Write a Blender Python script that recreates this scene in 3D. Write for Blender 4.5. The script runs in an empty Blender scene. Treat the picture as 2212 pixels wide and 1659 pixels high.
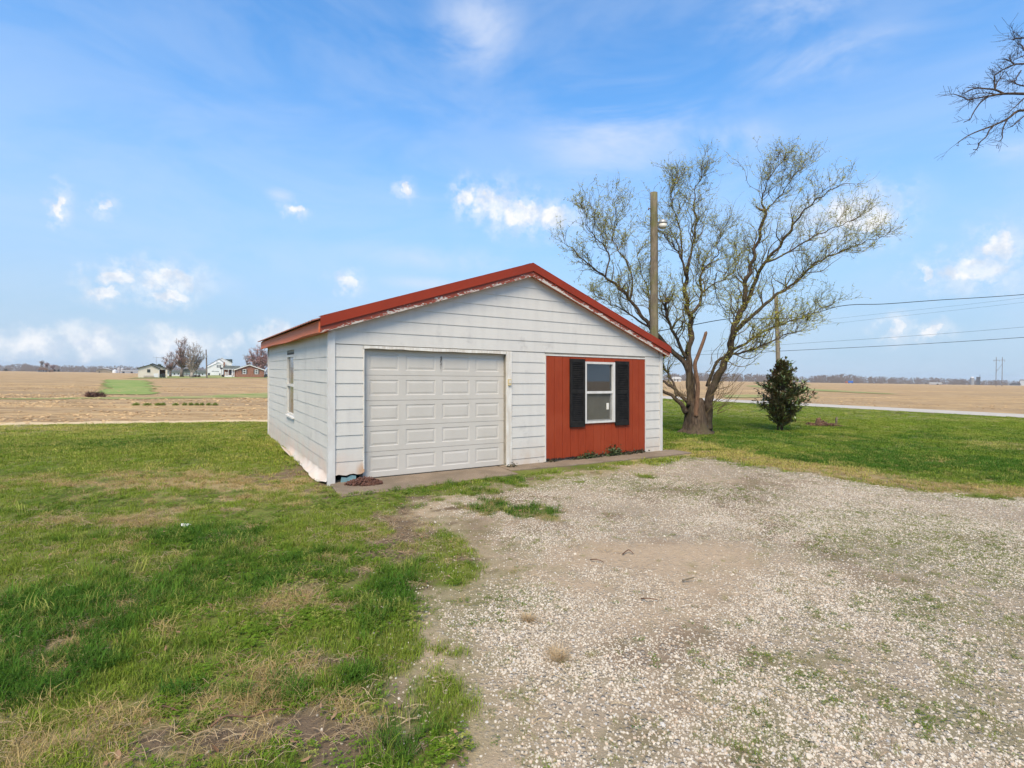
import bpy, math, random
import numpy as np
from mathutils import Vector, Matrix

random.seed(7)
RNG = np.random.default_rng(11)
scene = bpy.context.scene
COL = scene.collection
R = math.radians

# ------------------------------------------------------------------ camera
CAM_H, FPX, CX, CY, TILT = 1.79, 1103.0, 1106.0, 806.0, 0.0143   # read off the garage's vanishing points (2212 px wide view)
cam = bpy.data.objects.new('camera', bpy.data.cameras.new('camera'))
COL.objects.link(cam)
cam.location = (0, 0, CAM_H)
cam.rotation_euler = (R(90), -math.atan(TILT), 0)
cam.data.sensor_width = 36
cam.data.lens = FPX / 2212 * 36
cam.data.shift_y = -(829.5 - CY) / 2212
cam.data.clip_start = 0.05
cam.data.clip_end = 6000
scene.camera = cam
cy = scene.cycles
cy.max_bounces = 5; cy.diffuse_bounces = 2; cy.glossy_bounces = 3; cy.transmission_bounces = 3; cy.transparent_max_bounces = 8
cy.adaptive_threshold = 0.02

# ------------------------------------------------------------------ light
SUN_EL, SUN_AZ = R(52), R(191)        # azimuth clockwise from +Y (the view direction)
sun = bpy.data.objects.new('sun', bpy.data.lights.new('sun', 'SUN'))
COL.objects.link(sun)
sun.data.energy = 3.8
sun.data.angle = R(30)
sun.data.color = (1.0, 0.83, 0.60)
sdir = Vector((math.sin(SUN_AZ) * math.cos(SUN_EL), math.cos(SUN_AZ) * math.cos(SUN_EL), math.sin(SUN_EL)))
sun.rotation_euler = sdir.to_track_quat('Z', 'Y').to_euler()
sun.location = (-6, -8, 12)
vs = scene.view_settings
vs.view_transform = 'Standard'
vs.look = 'None'
vs.gamma = 1.0
vs.use_curve_mapping = False
vs.exposure = 0.53
SKY_STRENGTH = 0.10

def ray(px, py):
    dx, dy = px - CX, py - CY
    c, s = math.cos(math.atan(TILT)), math.sin(math.atan(TILT))
    return (dx * c + dy * s) / FPX, -(-dx * s + dy * c) / FPX

# ------------------------------------------------------------------ world: sky and clouds
world = bpy.data.worlds.new('World')
scene.world = world
world.use_nodes = True

class NT:
    """small node-tree helper"""
    def __init__(s, tree):
        s.t = tree
        s.n = tree.nodes
        s.l = tree.links
    def new(s, t, **kw):
        n = s.n.new(t)
        for k, v in kw.items():
            setattr(n, k, v)
        return n
    def put(s, sock, v):
        if isinstance(v, bpy.types.NodeSocket):
            s.l.new(v, sock)
        else:
            sock.default_value = v
    def math(s, op, a, b=0.0, c=0.0, clamp=False):
        n = s.new('ShaderNodeMath', operation=op, use_clamp=clamp)
        s.put(n.inputs[0], a); s.put(n.inputs[1], b); s.put(n.inputs[2], c)
        return n.outputs[0]
    def vmath(s, op, a, b=(0, 0, 0)):
        n = s.new('ShaderNodeVectorMath', operation=op)
        s.put(n.inputs[0], a); s.put(n.inputs[1], b)
        return n.outputs['Value'] if op in ('LENGTH', 'DOT_PRODUCT', 'DISTANCE') else n.outputs[0]
    def noise(s, vec, scale, detail=4.0, rough=0.55, dist=0.0):
        n = s.new('ShaderNodeTexNoise')
        s.put(n.inputs['Vector'], vec)
        n.inputs['Scale'].default_value = scale
        n.inputs['Detail'].default_value = detail
        n.inputs['Roughness'].default_value = rough
        n.inputs['Distortion'].default_value = dist
        return n.outputs[0]
    def remap(s, v, a, b, c=0.0, d=1.0, smooth=True):
        n = s.new('ShaderNodeMapRange')
        n.interpolation_type = 'SMOOTHSTEP' if smooth else 'LINEAR'
        s.put(n.inputs[0], v)
        n.inputs[1].default_value = a; n.inputs[2].default_value = b
        n.inputs[3].default_value = c; n.inputs[4].default_value = d
        return n.outputs[0]
    def mix(s, f, a, b, mode='MIX'):
        n = s.new('ShaderNodeMix', data_type='RGBA', blend_type=mode)
        s.put(n.inputs[0], f)
        for k, v in ((6, a), (7, b)):
            if isinstance(v, (tuple, list)):
                v = (*v[:3], 1.0)
            s.put(n.inputs[k], v)
        return n.outputs[2]
    def mapping(s, vec, scale=(1, 1, 1), loc=(0, 0, 0), rot=(0, 0, 0)):
        n = s.new('ShaderNodeMapping')
        s.put(n.inputs[0], vec)
        n.inputs['Scale'].default_value = scale
        n.inputs['Location'].default_value = loc
        n.inputs['Rotation'].default_value = rot
        return n.outputs[0]
    def sep(s, v):
        n = s.new('ShaderNodeSeparateXYZ'); s.put(n.inputs[0], v)
        return n.outputs
    def comb(s, x, y, z):
        n = s.new('ShaderNodeCombineXYZ')
        s.put(n.inputs[0], x); s.put(n.inputs[1], y); s.put(n.inputs[2], z)
        return n.outputs[0]

def build_world():
    w = NT(world.node_tree)
    w.n.clear()
    out = w.new('ShaderNodeOutputWorld')
    bg = w.new('ShaderNodeBackground')
    w.l.new(bg.outputs[0], out.inputs[0])
    bg.inputs[1].default_value = SKY_STRENGTH
    sky = w.new('ShaderNodeTexSky', sky_type='NISHITA')
    sky.sun_disc = False
    sky.sun_elevation = SUN_EL
    sky.sun_rotation = SUN_AZ
    sky.air_density = 1.0
    sky.dust_density = 0.6
    sky.ozone_density = 2.2
    tc = w.new('ShaderNodeTexCoord')
    d = w.vmath('NORMALIZE', tc.outputs['Generated'])
    x, y, z = w.sep(d)
    az = w.math('ARCTAN2', x, y)
    el = w.math('ARCSINE', z)
    p = w.comb(az, el, 0.0)
    # ragged edges for cumulus: perturb the angles with noise
    nn = w.new('ShaderNodeTexNoise')
    w.put(nn.inputs['Vector'], d)
    nn.inputs['Scale'].default_value = 34.0; nn.inputs['Detail'].default_value = 5.0; nn.inputs['Roughness'].default_value = 0.6
    fac = nn.outputs[0]
    warp = w.vmath('MULTIPLY', w.vmath('SUBTRACT', nn.outputs['Color'], (0.5, 0.5, 0.5)), (0.055, 0.055, 0.0))
    pw = w.vmath('ADD', p, warp)
    def union(lst, src):
        acc = None
        for px, py, rx, ry in lst:
            a, b = ray(px, py)
            a0 = math.atan(a); e0 = math.atan(b * math.cos(a0))
            kx = FPX / rx / math.cos(a0) ** 2; ky = FPX / ry / math.cos(a0)
            n = w.new('ShaderNodeVectorMath', operation='MULTIPLY_ADD')
            w.put(n.inputs[0], src)
            n.inputs[1].default_value = (kx, ky, 0); n.inputs[2].default_value = (-a0 * kx, -e0 * ky, 0)
            r = w.vmath('LENGTH', n.outputs[0])
            acc = r if acc is None else w.math('MINIMUM', acc, r)
        return acc
    puffs = [(1010, 424, 28, 24), (1065, 440, 55, 34), (1130, 462, 62, 32), (1195, 468, 44, 28), (880, 408, 15, 14), (645, 456, 22, 13),
             (138, 446, 18, 30), (228, 440, 24, 16), (250, 602, 58, 22), (370, 604, 72, 30), (225, 634, 38, 16),
             (370, 638, 48, 18), (752, 612, 28, 18), (1838, 460, 95, 44), (1885, 470, 62, 42), (2105, 582, 98, 34), (2165, 530, 52, 36), (1997, 590, 20, 18),
             (1935, 712, 30, 20), (2016, 716, 34, 15)]
    banks = [(70, 744, 130, 42), (200, 740, 110, 46), (385, 744, 110, 50), (500, 738, 36, 26), (600, 722, 60, 36)]
    # clouds the frame does not show, so that the same sky goes on all round
    more = [(-700, 520, 120, 50), (-1500, 640, 200, 70), (2900, 560, 160, 60), (3600, 420, 220, 90)]
    du = union(puffs + more, pw)
    cp = w.math('MAXIMUM', w.remap(du, 1.08, 0.42, 0.0, 1.0), w.math('MULTIPLY', w.remap(du, 2.3, 0.7, 0.0, 0.42), w.remap(fac, 0.36, 0.60)))
    cb = w.remap(union(banks, pw), 1.15, 0.2, 0.0, 0.85)
    dense = w.remap(fac, 0.30, 0.60, 0.62, 1.0)
    cum = w.math('MULTIPLY', w.math('MAXIMUM', cp, cb), dense)
    # thin veils of cirrus, drawn out in one direction
    pr = w.mapping(p, scale=(1.6, 4.5, 1), rot=(0, 0, R(-24)))
    c1 = w.noise(pr, 1.9, 5.0, 0.62, 0.5)
    vl = union([(1330, 285, 200, 95), (1560, 310, 120, 45), (1030, 60, 110, 80), (604, 424, 34, 18), (1800, 130, 190, 45), (940, 556, 180, 30), (930, 612, 130, 15),
                (2170, 330, 100, 30), (1700, 20, 180, 45), (-800, 200, 300, 120), (3300, 200, 400, 120)], p)
    cir = w.math('MULTIPLY', w.remap(vl, 1.3, 0.05, 0.20, 0.78), w.remap(c1, 0.30, 0.68))
    # sky colour: the Nishita sky, milky towards the horizon
    base = w.mix(1.0, sky.outputs[0], SKY_TINT, 'MULTIPLY')
    milk = w.remap(el, -0.02, 0.60, 0.96, 0.0)
    base = w.mix(milk, base, MILK)
    c = w.mix(cir, base, VEIL)
    ccol = w.mix(w.remap(w.sep(nn.outputs['Color'])[2], 0.36, 0.62), CLOUD_LO, CLOUD_HI)
    c = w.mix(cum, c, ccol)
    w.l.new(c, bg.inputs[0])
    world.cycles.sampling_method = 'MANUAL'
    world.cycles.sample_map_resolution = 512

SKY_TINT = (0.83, 1.58, 2.02)
MILK = (3.25, 4.25, 5.5)
VEIL = (5.2, 5.8, 7.0)
CLOUD_LO = (4.9, 5.5, 6.4)
CLOUD_HI = (7.0, 7.05, 7.2)
build_world()

# ------------------------------------------------------------------ terrain and measuring
def gz(y):
    """the land is level round the garage and then falls away gently"""
    y = np.asarray(y, float)
    t = np.clip((y - 60) / 40, 0, 1)
    return -0.0089 * np.where(y < 100, 20 * t * t, y - 80)

def gzs(y):
    return float(gz(y))

def spot(px, py):
    """photo pixel (2212 wide view) -> point on the ground"""
    a, b = ray(px, py)
    lo, hi = 0.4, 1100.0
    for _ in range(60):
        m = (lo + hi) / 2
        if CAM_H + b * m > gzs(m):
            lo = m
        else:
            hi = m
    return Vector((a * lo, lo, gzs(lo)))

def at_depth(px, py, d):
    a, b = ray(px, py)
    return Vector((a * d, d, CAM_H + b * d))

def z5(x, y): return (x / 2.698) / 1.38877, (950 + y / 2.698) / 1.38877
def z6(x, y): return (1960 + x / 1.989) / 1.38877, (860 + y / 1.989) / 1.38877
def z7(x, y): return (400 + x / 5.267) / 1.38877, (1000 + y / 5.267) / 1.38877
def z8(x, y): return (x / 5.267) / 1.38877, (1040 + y / 5.267) / 1.38877
def zw(x, y): return (1640 + x / 1.765) / 1.38877, (400 + y / 1.765) / 1.38877

# ------------------------------------------------------------------ mesh helpers
class MB:
    def __init__(s):
        s.v = []; s.f = []
    def add(s, vs, fs):
        o = len(s.v)
        s.v.extend(vs)
        s.f.extend([tuple(i + o for i in f) for f in fs])
        return s
    def box(s, x0, x1, y0, y1, z0, z1):
        return s.add([(x0, y0, z0), (x1, y0, z0), (x1, y1, z0), (x0, y1, z0), (x0, y0, z1), (x1, y0, z1), (x1, y1, z1), (x0, y1, z1)],
                     [(0, 3, 2, 1), (4, 5, 6, 7), (0, 1, 5, 4), (1, 2, 6, 5), (2, 3, 7, 6), (3, 0, 4, 7)])
    def prism(s, poly, d):
        """poly: ordered 3-D points of a planar outline, d: thickness vector"""
        n = len(poly)
        d = Vector(d)
        a = [tuple(p) for p in poly]
        b = [tuple(Vector(p) + d) for p in poly]
        fs = [tuple(range(n))[::-1], tuple(range(n, 2 * n))]
        fs += [(i, (i + 1) % n, (i + 1) % n + n, i + n) for i in range(n)]
        return s.add(a + b, fs)
    def tube(s, pts, rad, k=6, cap=True):
        pts = [Vector(p) for p in pts]
        n = len(pts)
        o = len(s.v)
        ref = None
        for i, p in enumerate(pts):
            t = (pts[min(i + 1, n - 1)] - pts[max(i - 1, 0)])
            if t.length < 1e-9:
                t = Vector((0, 0, 1))
            t.normalize()
            if ref is None:
                ref = Vector((1, 0, 0)) if abs(t.x) < 0.8 else Vector((0, 1, 0))
            a = (ref - t * ref.dot(t))
            if a.length < 1e-6:
                a = t.orthogonal()
            a.normalize()
            ref = a
            b = t.cross(a)
            r = rad[i] if hasattr(rad, '__len__') else rad
            for j in range(k):
                q = 2 * math.pi * j / k
                w = p + a * (math.cos(q) * r) + b * (math.sin(q) * r)
                s.v.append((w.x, w.y, w.z))
        for i in range(n - 1):
            for j in range(k):
                j2 = (j + 1) % k
                s.f.append((o + i * k + j, o + i * k + j2, o + (i + 1) * k + j2, o + (i + 1) * k + j))
        if cap:
            s.f.append(tuple(o + j for j in range(k))[::-1])
            s.f.append(tuple(o + (n - 1) * k + j for j in range(k)))
        return s
    def build(s, name, mat, parent=None, smooth=False, fix=True):
        me = bpy.data.meshes.new(name)
        me.from_pydata([tuple(p) for p in s.v], [], s.f)
        return link(name, me, mat, parent, smooth)

def link(name, me, mat, parent=None, smooth=False):
    if isinstance(mat, (list, tuple)):
        for m in mat:
            me.materials.append(m)
    elif mat is not None:
        me.materials.append(mat)
    if smooth:
        me.polygons.foreach_set('use_smooth', [True] * len(me.polygons))
    me.update()
    o = bpy.data.objects.new(name, me)
    COL.objects.link(o)
    if parent is not None:
        o.parent = parent
    return o

def fast_mesh(name, V, F):
    """V (n,3) array, F (m,k) array of one face size"""
    V = np.asarray(V, np.float32); F = np.asarray(F, np.int32)
    me = bpy.data.meshes.new(name)
    me.vertices.add(len(V)); me.vertices.foreach_set('co', V.ravel())
    k = F.shape[1]
    me.loops.add(F.size); me.loops.foreach_set('vertex_index', F.ravel())
    me.polygons.add(len(F)); me.polygons.foreach_set('loop_start', np.arange(0, F.size, k, dtype=np.int32))
    me.update(calc_edges=True)
    return me

def empty(name, loc=(0, 0, 0), rz=0.0):
    o = bpy.data.objects.new(name, None)
    COL.objects.link(o)
    o.empty_display_size = 0.2
    o.location = loc
    o.rotation_euler = (0, 0, rz)
    return o

def tag(o, label=None, cat=None, group=None, kind=None):
    if label: o['label'] = label
    if cat: o['category'] = cat
    if group: o['group'] = group
    if kind: o['kind'] = kind
    return o

# ------------------------------------------------------------------ numpy noise
def _hash(i, j, seed):
    h = (i.astype(np.int64) * 374761393 + j.astype(np.int64) * 668265263 + seed * 1442695041) & 0x7fffffff
    h = ((h ^ (h >> 13)) * 1274126177) & 0x7fffffff
    h = (h ^ (h >> 16)) & 0xffffff
    return h / float(0xffffff)

def vnoise(x, y, seed):
    xi = np.floor(x); yi = np.floor(y)
    fx = x - xi; fy = y - yi
    fx = fx * fx * (3 - 2 * fx); fy = fy * fy * (3 - 2 * fy)
    a = _hash(xi, yi, seed); b = _hash(xi + 1, yi, seed)
    c = _hash(xi, yi + 1, seed); d = _hash(xi + 1, yi + 1, seed)
    return (a * (1 - fx) + b * fx) * (1 - fy) + (c * (1 - fx) + d * fx) * fy

def fbm(x, y, freq, octs=4, seed=1):
    s = 0; a = 0.5; t = 0
    for o in range(octs):
        s = s + a * vnoise(x * freq + 17.3 * o, y * freq - 9.1 * o, seed + o * 13)
        t += a; a *= 0.5; freq *= 2.03
    return s / t

def sstep(v, a, b):
    t = np.clip((v - a) / (b - a), 0, 1)
    return t * t * (3 - 2 * t)

def poly_sd(x, y, P):
    """signed distance to polygon, positive inside"""
    x = np.asarray(x, float); y = np.asarray(y, float)
    d = np.full(x.shape, 1e9); ins = np.zeros(x.shape, bool)
    n = len(P)
    for i in range(n):
        ax, ay = P[i]; bx, by = P[(i + 1) % n]
        ex, ey = bx - ax, by - ay
        t = np.clip(((x - ax) * ex + (y - ay) * ey) / (ex * ex + ey * ey + 1e-12), 0, 1)
        d = np.minimum(d, (x - ax - t * ex) ** 2 + (y - ay - t * ey) ** 2)
        c = (ay > y) != (by > y)
        ins ^= c & (x < (bx - ax) * (y - ay) / (by - ay + 1e-12) + ax)
    d = np.sqrt(d)
    return np.where(ins, d, -d)

# ------------------------------------------------------------------ materials
def material(name):
    m = bpy.data.materials.new(name)
    m.use_nodes = True
    t = NT(m.node_tree)
    b = t.n['Principled BSDF']
    return m, t, b

def bump(t, b, h, strength=0.3, dist=0.01):
    n = t.new('ShaderNodeBump')
    n.inputs['Strength'].default_value = strength
    n.inputs['Distance'].default_value = dist
    t.put(n.inputs['Height'], h)
    t.l.new(n.outputs[0], b.inputs['Normal'])

def simple(name, c1, c2=None, scale=6.0, rough=0.7, bstr=0.15, bdist=0.004, stretch=(1, 1, 1), metal=0.0, spec=0.4, bscale=None):
    m, t, b = material(name)
    tc = t.new('ShaderNodeTexCoord')
    v = t.mapping(tc.outputs['Object'], scale=stretch)
    n = t.noise(v, scale, 5.0, 0.6)
    c2 = c2 or tuple(k * 0.75 for k in c1)
    t.l.new(t.mix(t.remap(n, 0.3, 0.7), c1, c2), b.inputs['Base Color'])
    b.inputs['Roughness'].default_value = rough
    b.inputs['Metallic'].default_value = metal
    b.inputs['Specular IOR Level'].default_value = spec
    if bstr:
        bump(t, b, t.noise(v, bscale or scale * 3, 4.0, 0.6), bstr, bdist)
    return m

M = {}

def siding_mat():
    """off-white siding: chalky streaks, grime, a rust stain by the door's foot and grubby feet"""
    m, t, b = material('white_siding')
    tc = t.new('ShaderNodeTexCoord')
    o = tc.outputs['Object']
    x, y, z = t.sep(o)
    n = t.noise(t.mapping(o, scale=(3, 3, 0.35)), 2.0, 4.0, 0.6)
    c = t.mix(t.remap(n, 0.35, 0.7), (0.570, 0.553, 0.515), (0.535, 0.520, 0.487))
    blot = t.noise(o, 2.3, 5.0, 0.65)
    c = t.mix(t.remap(blot, 0.56, 0.74, 0.0, 0.55), c, (0.36, 0.35, 0.335))
    fine = t.noise(o, 38.0, 3.0, 0.6)
    c = t.mix(t.remap(fine, 0.58, 0.72, 0.0, 0.18), c, (0.42, 0.40, 0.37))
    # mud splashed up from the ground
    mud = t.math('MULTIPLY', t.remap(z, 0.0, 0.62, 1.0, 0.0), t.remap(t.noise(o, 5.0, 4.0, 0.6), 0.3, 0.7, 0.30, 0.9))
    c = t.mix(mud, c, (0.50, 0.42, 0.34))
    # rust run
    rx = t.math('MULTIPLY', t.remap(x, 0.36, 0.53), t.remap(x, 0.56, 0.60, 1.0, 0.0)); rz = t.remap(z, 0.16, 0.38, 1.0, 0.0)
    ry = t.remap(y, -0.06, -0.02, 1.0, 1.0)
    rust = t.math('MULTIPLY', t.math('MULTIPLY', rx, rz), t.remap(t.noise(t.mapping(o, scale=(9, 9, 3)), 1.6, 4.0, 0.6), 0.25, 0.6, 0.45, 1.0))
    c = t.mix(rust, c, (0.40, 0.19, 0.055))
    pink = t.math('MULTIPLY', t.math('MULTIPLY', t.remap(x, 0.0, 0.6, 1.0, 0.0), t.remap(z, 0.35, 0.62, 1.0, 0.0)), t.remap(t.noise(o, 3.0), 0.35, 0.65, 0.0, 0.5))
    c = t.mix(pink, c, (0.60, 0.47, 0.40))
    t.l.new(c, b.inputs['Base Color'])
    b.inputs['Roughness'].default_value = 0.55
    b.inputs['Specular IOR Level'].default_value = 0.3
    bump(t, b, t.noise(t.mapping(o, scale=(1, 1, 2)), 3.0, 3.0, 0.6), 0.10, 0.006)
    return m

def peel_mat(name, c1, c2, lo, hi, under):
    """red paint that flakes off pale wood"""
    m, t, b = material(name)
    tc = t.new('ShaderNodeTexCoord')
    o = tc.outputs['Object']
    n = t.noise(t.mapping(o, scale=(4, 4, 4)), 4.0, 5.0, 0.6)
    c = t.mix(n, c1, c2)
    at = t.new('ShaderNodeAttribute', attribute_name='peel')
    big = t.noise(t.mapping(o, scale=(1.0, 1.0, 3.2)), 2.6, 5.0, 0.7)
    pn = t.noise(t.mapping(o, scale=(1.0, 1.0, 2.5)), 22.0, 5.0, 0.66)
    s = t.math('ADD', t.math('ADD', t.math('MULTIPLY', big, 0.6), t.math('MULTIPLY', pn, 0.5)), t.math('MULTIPLY', at.outputs['Fac'], 0.27))
    k = t.remap(s, lo, hi)
    c = t.mix(k, c, t.mix(t.noise(o, 60.0), under, tuple(v * 0.6 for v in under)))
    t.l.new(c, b.inputs['Base Color'])
    b.inputs['Roughness'].default_value = 0.6
    bump(t, b, t.math('SUBTRACT', t.noise(o, 40.0), k), 0.3, 0.004)
    return m

def red_board_mat():
    m, t, b = material('red_painted_board')
    tc = t.new('ShaderNodeTexCoord')
    o = tc.outputs['Object']
    x, y, z = t.sep(o)
    g = t.noise(t.mapping(o, scale=(14, 14, 0.7)), 5.0, 5.0, 0.65)
    c = t.mix(t.remap(g, 0.3, 0.7), (0.285, 0.040, 0.010), (0.225, 0.030, 0.008))
    big = t.noise(o, 1.5, 3.0)
    c = t.mix(t.remap(big, 0.4, 0.7, 0.0, 0.35), c, (0.33, 0.062, 0.022))
    # chipped specks and a rotten foot
    chip = t.remap(t.noise(o, 48.0, 3.0, 0.7), 0.71, 0.74)
    c = t.mix(t.math('MULTIPLY', chip, t.remap(z, 0.2, 0.9, 1.0, 0.15)), c, (0.42, 0.32, 0.26))
    rot = t.math('ADD', t.remap(z, 0.03, 0.20, 0.55, 0.0), t.math('MULTIPLY', t.noise(t.mapping(o, scale=(1, 1, .4)), 9.0, 5.0, 0.7), 0.6))
    c = t.mix(t.remap(rot, 0.66, 0.78), c, (0.025, 0.018, 0.013))
    t.l.new(c, b.inputs['Base Color'])
    b.inputs['Roughness'].default_value = 0.62
    b.inputs['Specular IOR Level'].default_value = 0.3
    bump(t, b, g, 0.35, 0.004)
    return m

def door_mat():
    m, t, b = material('garage_door_enamel')
    tc = t.new('ShaderNodeTexCoord')
    o = tc.outputs['Object']
    x, y, z = t.sep(o)
    n = t.noise(t.mapping(o, scale=(1, 1, 0.6)), 3.0, 5.0, 0.6)
    c = t.mix(t.remap(n, 0.35, 0.7), (0.52, 0.492, 0.445), (0.49, 0.462, 0.415))
    # soot-coloured run from the top edge
    wob = t.math('MULTIPLY', t.math('SUBTRACT', t.noise(t.mapping(o, scale=(1, 1, 1)), 30.0), 0.5), 0.03)
    dx = t.math('ABSOLUTE', t.math('SUBTRACT', t.math('ADD', x, wob), 1.905))
    run = t.math('MULTIPLY', t.remap(dx, 0.010, 0.026, 1.0, 0.0), t.remap(z, 1.72, 2.02, 0.0, 1.0))
    run = t.math('MULTIPLY', run, t.remap(z, 2.055, 2.085, 1.0, 0.0))
    run = t.math('MULTIPLY', run, t.remap(t.noise(o, 26.0, 3.0), 0.36, 0.56, 0.25, 1.0))
    c = t.mix(run, c, (0.045, 0.04, 0.04))
    t.l.new(c, b.inputs['Base Color'])
    b.inputs['Roughness'].default_value = 0.42
    bump(t, b, t.noise(t.mapping(o, scale=(3, 3, 40)), 5.0, 3.0), 0.05, 0.002)
    return m

def concrete_mat(name, c1, c2):
    m, t, b = material(name)
    tc = t.new('ShaderNodeTexCoord')
    o = tc.outputs['Object']
    n = t.noise(o, 1.6, 6.0, 0.65)
    c = t.mix(t.remap(n, 0.3, 0.7), c1, c2)
    f = t.noise(o, 55.0, 4.0, 0.7)
    c = t.mix(t.remap(f, 0.45, 0.75, 0.0, 0.5), c, tuple(k * 0.55 for k in c1))
    s = t.remap(t.noise(o, 90.0, 2.0, 0.5), 0.70, 0.74)
    c = t.mix(s, c, (0.55, 0.5, 0.44))
    t.l.new(c, b.inputs['Base Color'])
    b.inputs['Roughness'].default_value = 0.95
    b.inputs['Specular IOR Level'].default_value = 0.08
    bump(t, b, f, 0.35, 0.006)
    return m

def glass_mat(name, dust, dustc, rough=0.02, tint=(0.75, 0.8, 0.82)):
    m, t, b = material(name)
    t.n.remove(b)
    out = t.n['Material Output']
    tr = t.new('ShaderNodeBsdfTransparent'); tr.inputs[0].default_value = (*tint, 1)
    gl = t.new('ShaderNodeBsdfGlossy'); gl.inputs['Roughness'].default_value = rough
    fr = t.new('ShaderNodeFresnel'); fr.inputs[0].default_value = 1.6
    m1 = t.new('ShaderNodeMixShader')
    t.l.new(t.math('MULTIPLY', fr.outputs[0], 2.6, clamp=True), m1.inputs[0])
    t.l.new(tr.outputs[0], m1.inputs[1]); t.l.new(gl.outputs[0], m1.inputs[2])
    df = t.new('ShaderNodeBsdfDiffuse')
    tc = t.new('ShaderNodeTexCoord')
    n = t.noise(tc.outputs['Object'], 3.5, 5.0, 0.6)
    t.l.new(t.mix(t.remap(n, 0.3, 0.7), dustc, tuple(k * 0.7 for k in dustc)), df.inputs[0])
    m2 = t.new('ShaderNodeMixShader')
    t.l.new(t.remap(n, 0.25, 0.75, dust * 0.6, dust), m2.inputs[0])
    t.l.new(m1.outputs[0], m2.inputs[1]); t.l.new(df.outputs[0], m2.inputs[2])
    t.l.new(m2.outputs[0], out.inputs[0])
    return m

def bark_mat(name, c1, c2, moss=None, scale=9.0):
    m, t, b = material(name)
    tc = t.new('ShaderNodeTexCoord')
    o = tc.outputs['Object']
    n = t.noise(t.mapping(o, scale=(2.2, 2.2, 0.5)), scale, 6.0, 0.7)
    c = t.mix(t.remap(n, 0.35, 0.65), c1, c2)
    if moss:
        k = t.remap(t.noise(o, 1.3, 4.0, 0.6), 0.45, 0.65, 0.0, 0.7)
        c = t.mix(k, c, moss)
    t.l.new(c, b.inputs['Base Color'])
    b.inputs['Roughness'].default_value = 0.9
    b.inputs['Specular IOR Level'].default_value = 0.15
    bump(t, b, n, 0.8, 0.03)
    return m

def leaf_mat(name, c1, c2, back=None, rough=0.5, trans=0.3):
    m, t, b = material(name)
    g = t.new('ShaderNodeNewGeometry')
    n = t.math('FRACT', t.math('MULTIPLY', g.outputs['Random Per Island'], 7.13))
    c = t.mix(n, c1, c2)
    if back:
        c = t.mix(g.outputs['Backfacing'], c, back)
    t.l.new(c, b.inputs['Base Color'])
    b.inputs['Roughness'].default_value = rough
    if trans:
        tl = t.new('ShaderNodeBsdfTranslucent')
        t.l.new(c, tl.inputs[0])
        mx = t.new('ShaderNodeMixShader')
        mx.inputs[0].default_value = trans
        t.l.new(b.outputs[0], mx.inputs[1]); t.l.new(tl.outputs[0], mx.inputs[2])
        t.l.new(mx.outputs[0], t.n['Material Output'].inputs[0])
    return m

def tint_mat(name, rough=0.6, trans=0.25, spec=0.3):
    """colour carried by each scattered piece itself"""
    m, t, b = material(name)
    a = t.new('ShaderNodeAttribute', attribute_type='INSTANCER', attribute_name='tint')
    g = t.new('ShaderNodeNewGeometry')
    k = t.math('ADD', 0.72, t.math('MULTIPLY', g.outputs['Random Per Island'], 0.56))
    c = t.mix(1.0, a.outputs['Color'], t.comb(k, k, k), 'MULTIPLY')
    t.l.new(c, b.inputs['Base Color'])
    b.inputs['Roughness'].default_value = rough
    b.inputs['Specular IOR Level'].default_value = spec
    if trans:
        tl = t.new('ShaderNodeBsdfTranslucent')
        t.l.new(c, tl.inputs[0])
        mx = t.new('ShaderNodeMixShader')
        mx.inputs[0].default_value = trans
        t.l.new(b.outputs[0], mx.inputs[1]); t.l.new(tl.outputs[0], mx.inputs[2])
        t.l.new(mx.outputs[0], t.n['Material Output'].inputs[0])
    return m

def yard_mat(name, pebble):
    """ground cover whose colour is stored on the sheet (soil, straw, green, gravel) plus fine grain"""
    m, t, b = material(name)
    tc = t.new('ShaderNodeTexCoord')
    o = tc.outputs['Object']
    a = t.new('ShaderNodeVertexColor', layer_name='cover')
    f = t.noise(o, 14.0, 6.0, 0.7)
    ff = t.noise(o, 75.0, 4.0, 0.7)
    k = t.math('ADD', 0.45, t.math('ADD', t.math('MULTIPLY', f, 0.6), t.math('MULTIPLY', ff, 0.5)))
    c = t.mix(1.0, a.outputs[0], t.comb(k, k, k), 'MULTIPLY')
    h = t.math('ADD', f, ff)
    if pebble:
        vo = t.new('ShaderNodeTexVoronoi', feature='F1')
        t.put(vo.inputs['Vector'], o); vo.inputs['Scale'].default_value = 34.0
        st = t.remap(vo.outputs['Distance'], 0.25, 0.55, 1.0, 0.0)
        hue = t.sep(vo.outputs['Color'])
        on = t.math('MULTIPLY', st, t.remap(hue[0], 0.35, 0.5))
        at = t.new('ShaderNodeAttribute', attribute_name='stones')
        on = t.math('MULTIPLY', on, at.outputs['Fac'])
        c = t.mix(on, c, t.mix(hue[1], (0.44, 0.395, 0.33), (0.28, 0.235, 0.185)))
        h = t.math('ADD', h, t.math('MULTIPLY', on, 1.5))
    t.l.new(c, b.inputs['Base Color'])
    b.inputs['Roughness'].default_value = 0.95
    b.inputs['Specular IOR Level'].default_value = 0.1
    bump(t, b, h, 0.7, 0.02)
    return m

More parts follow.
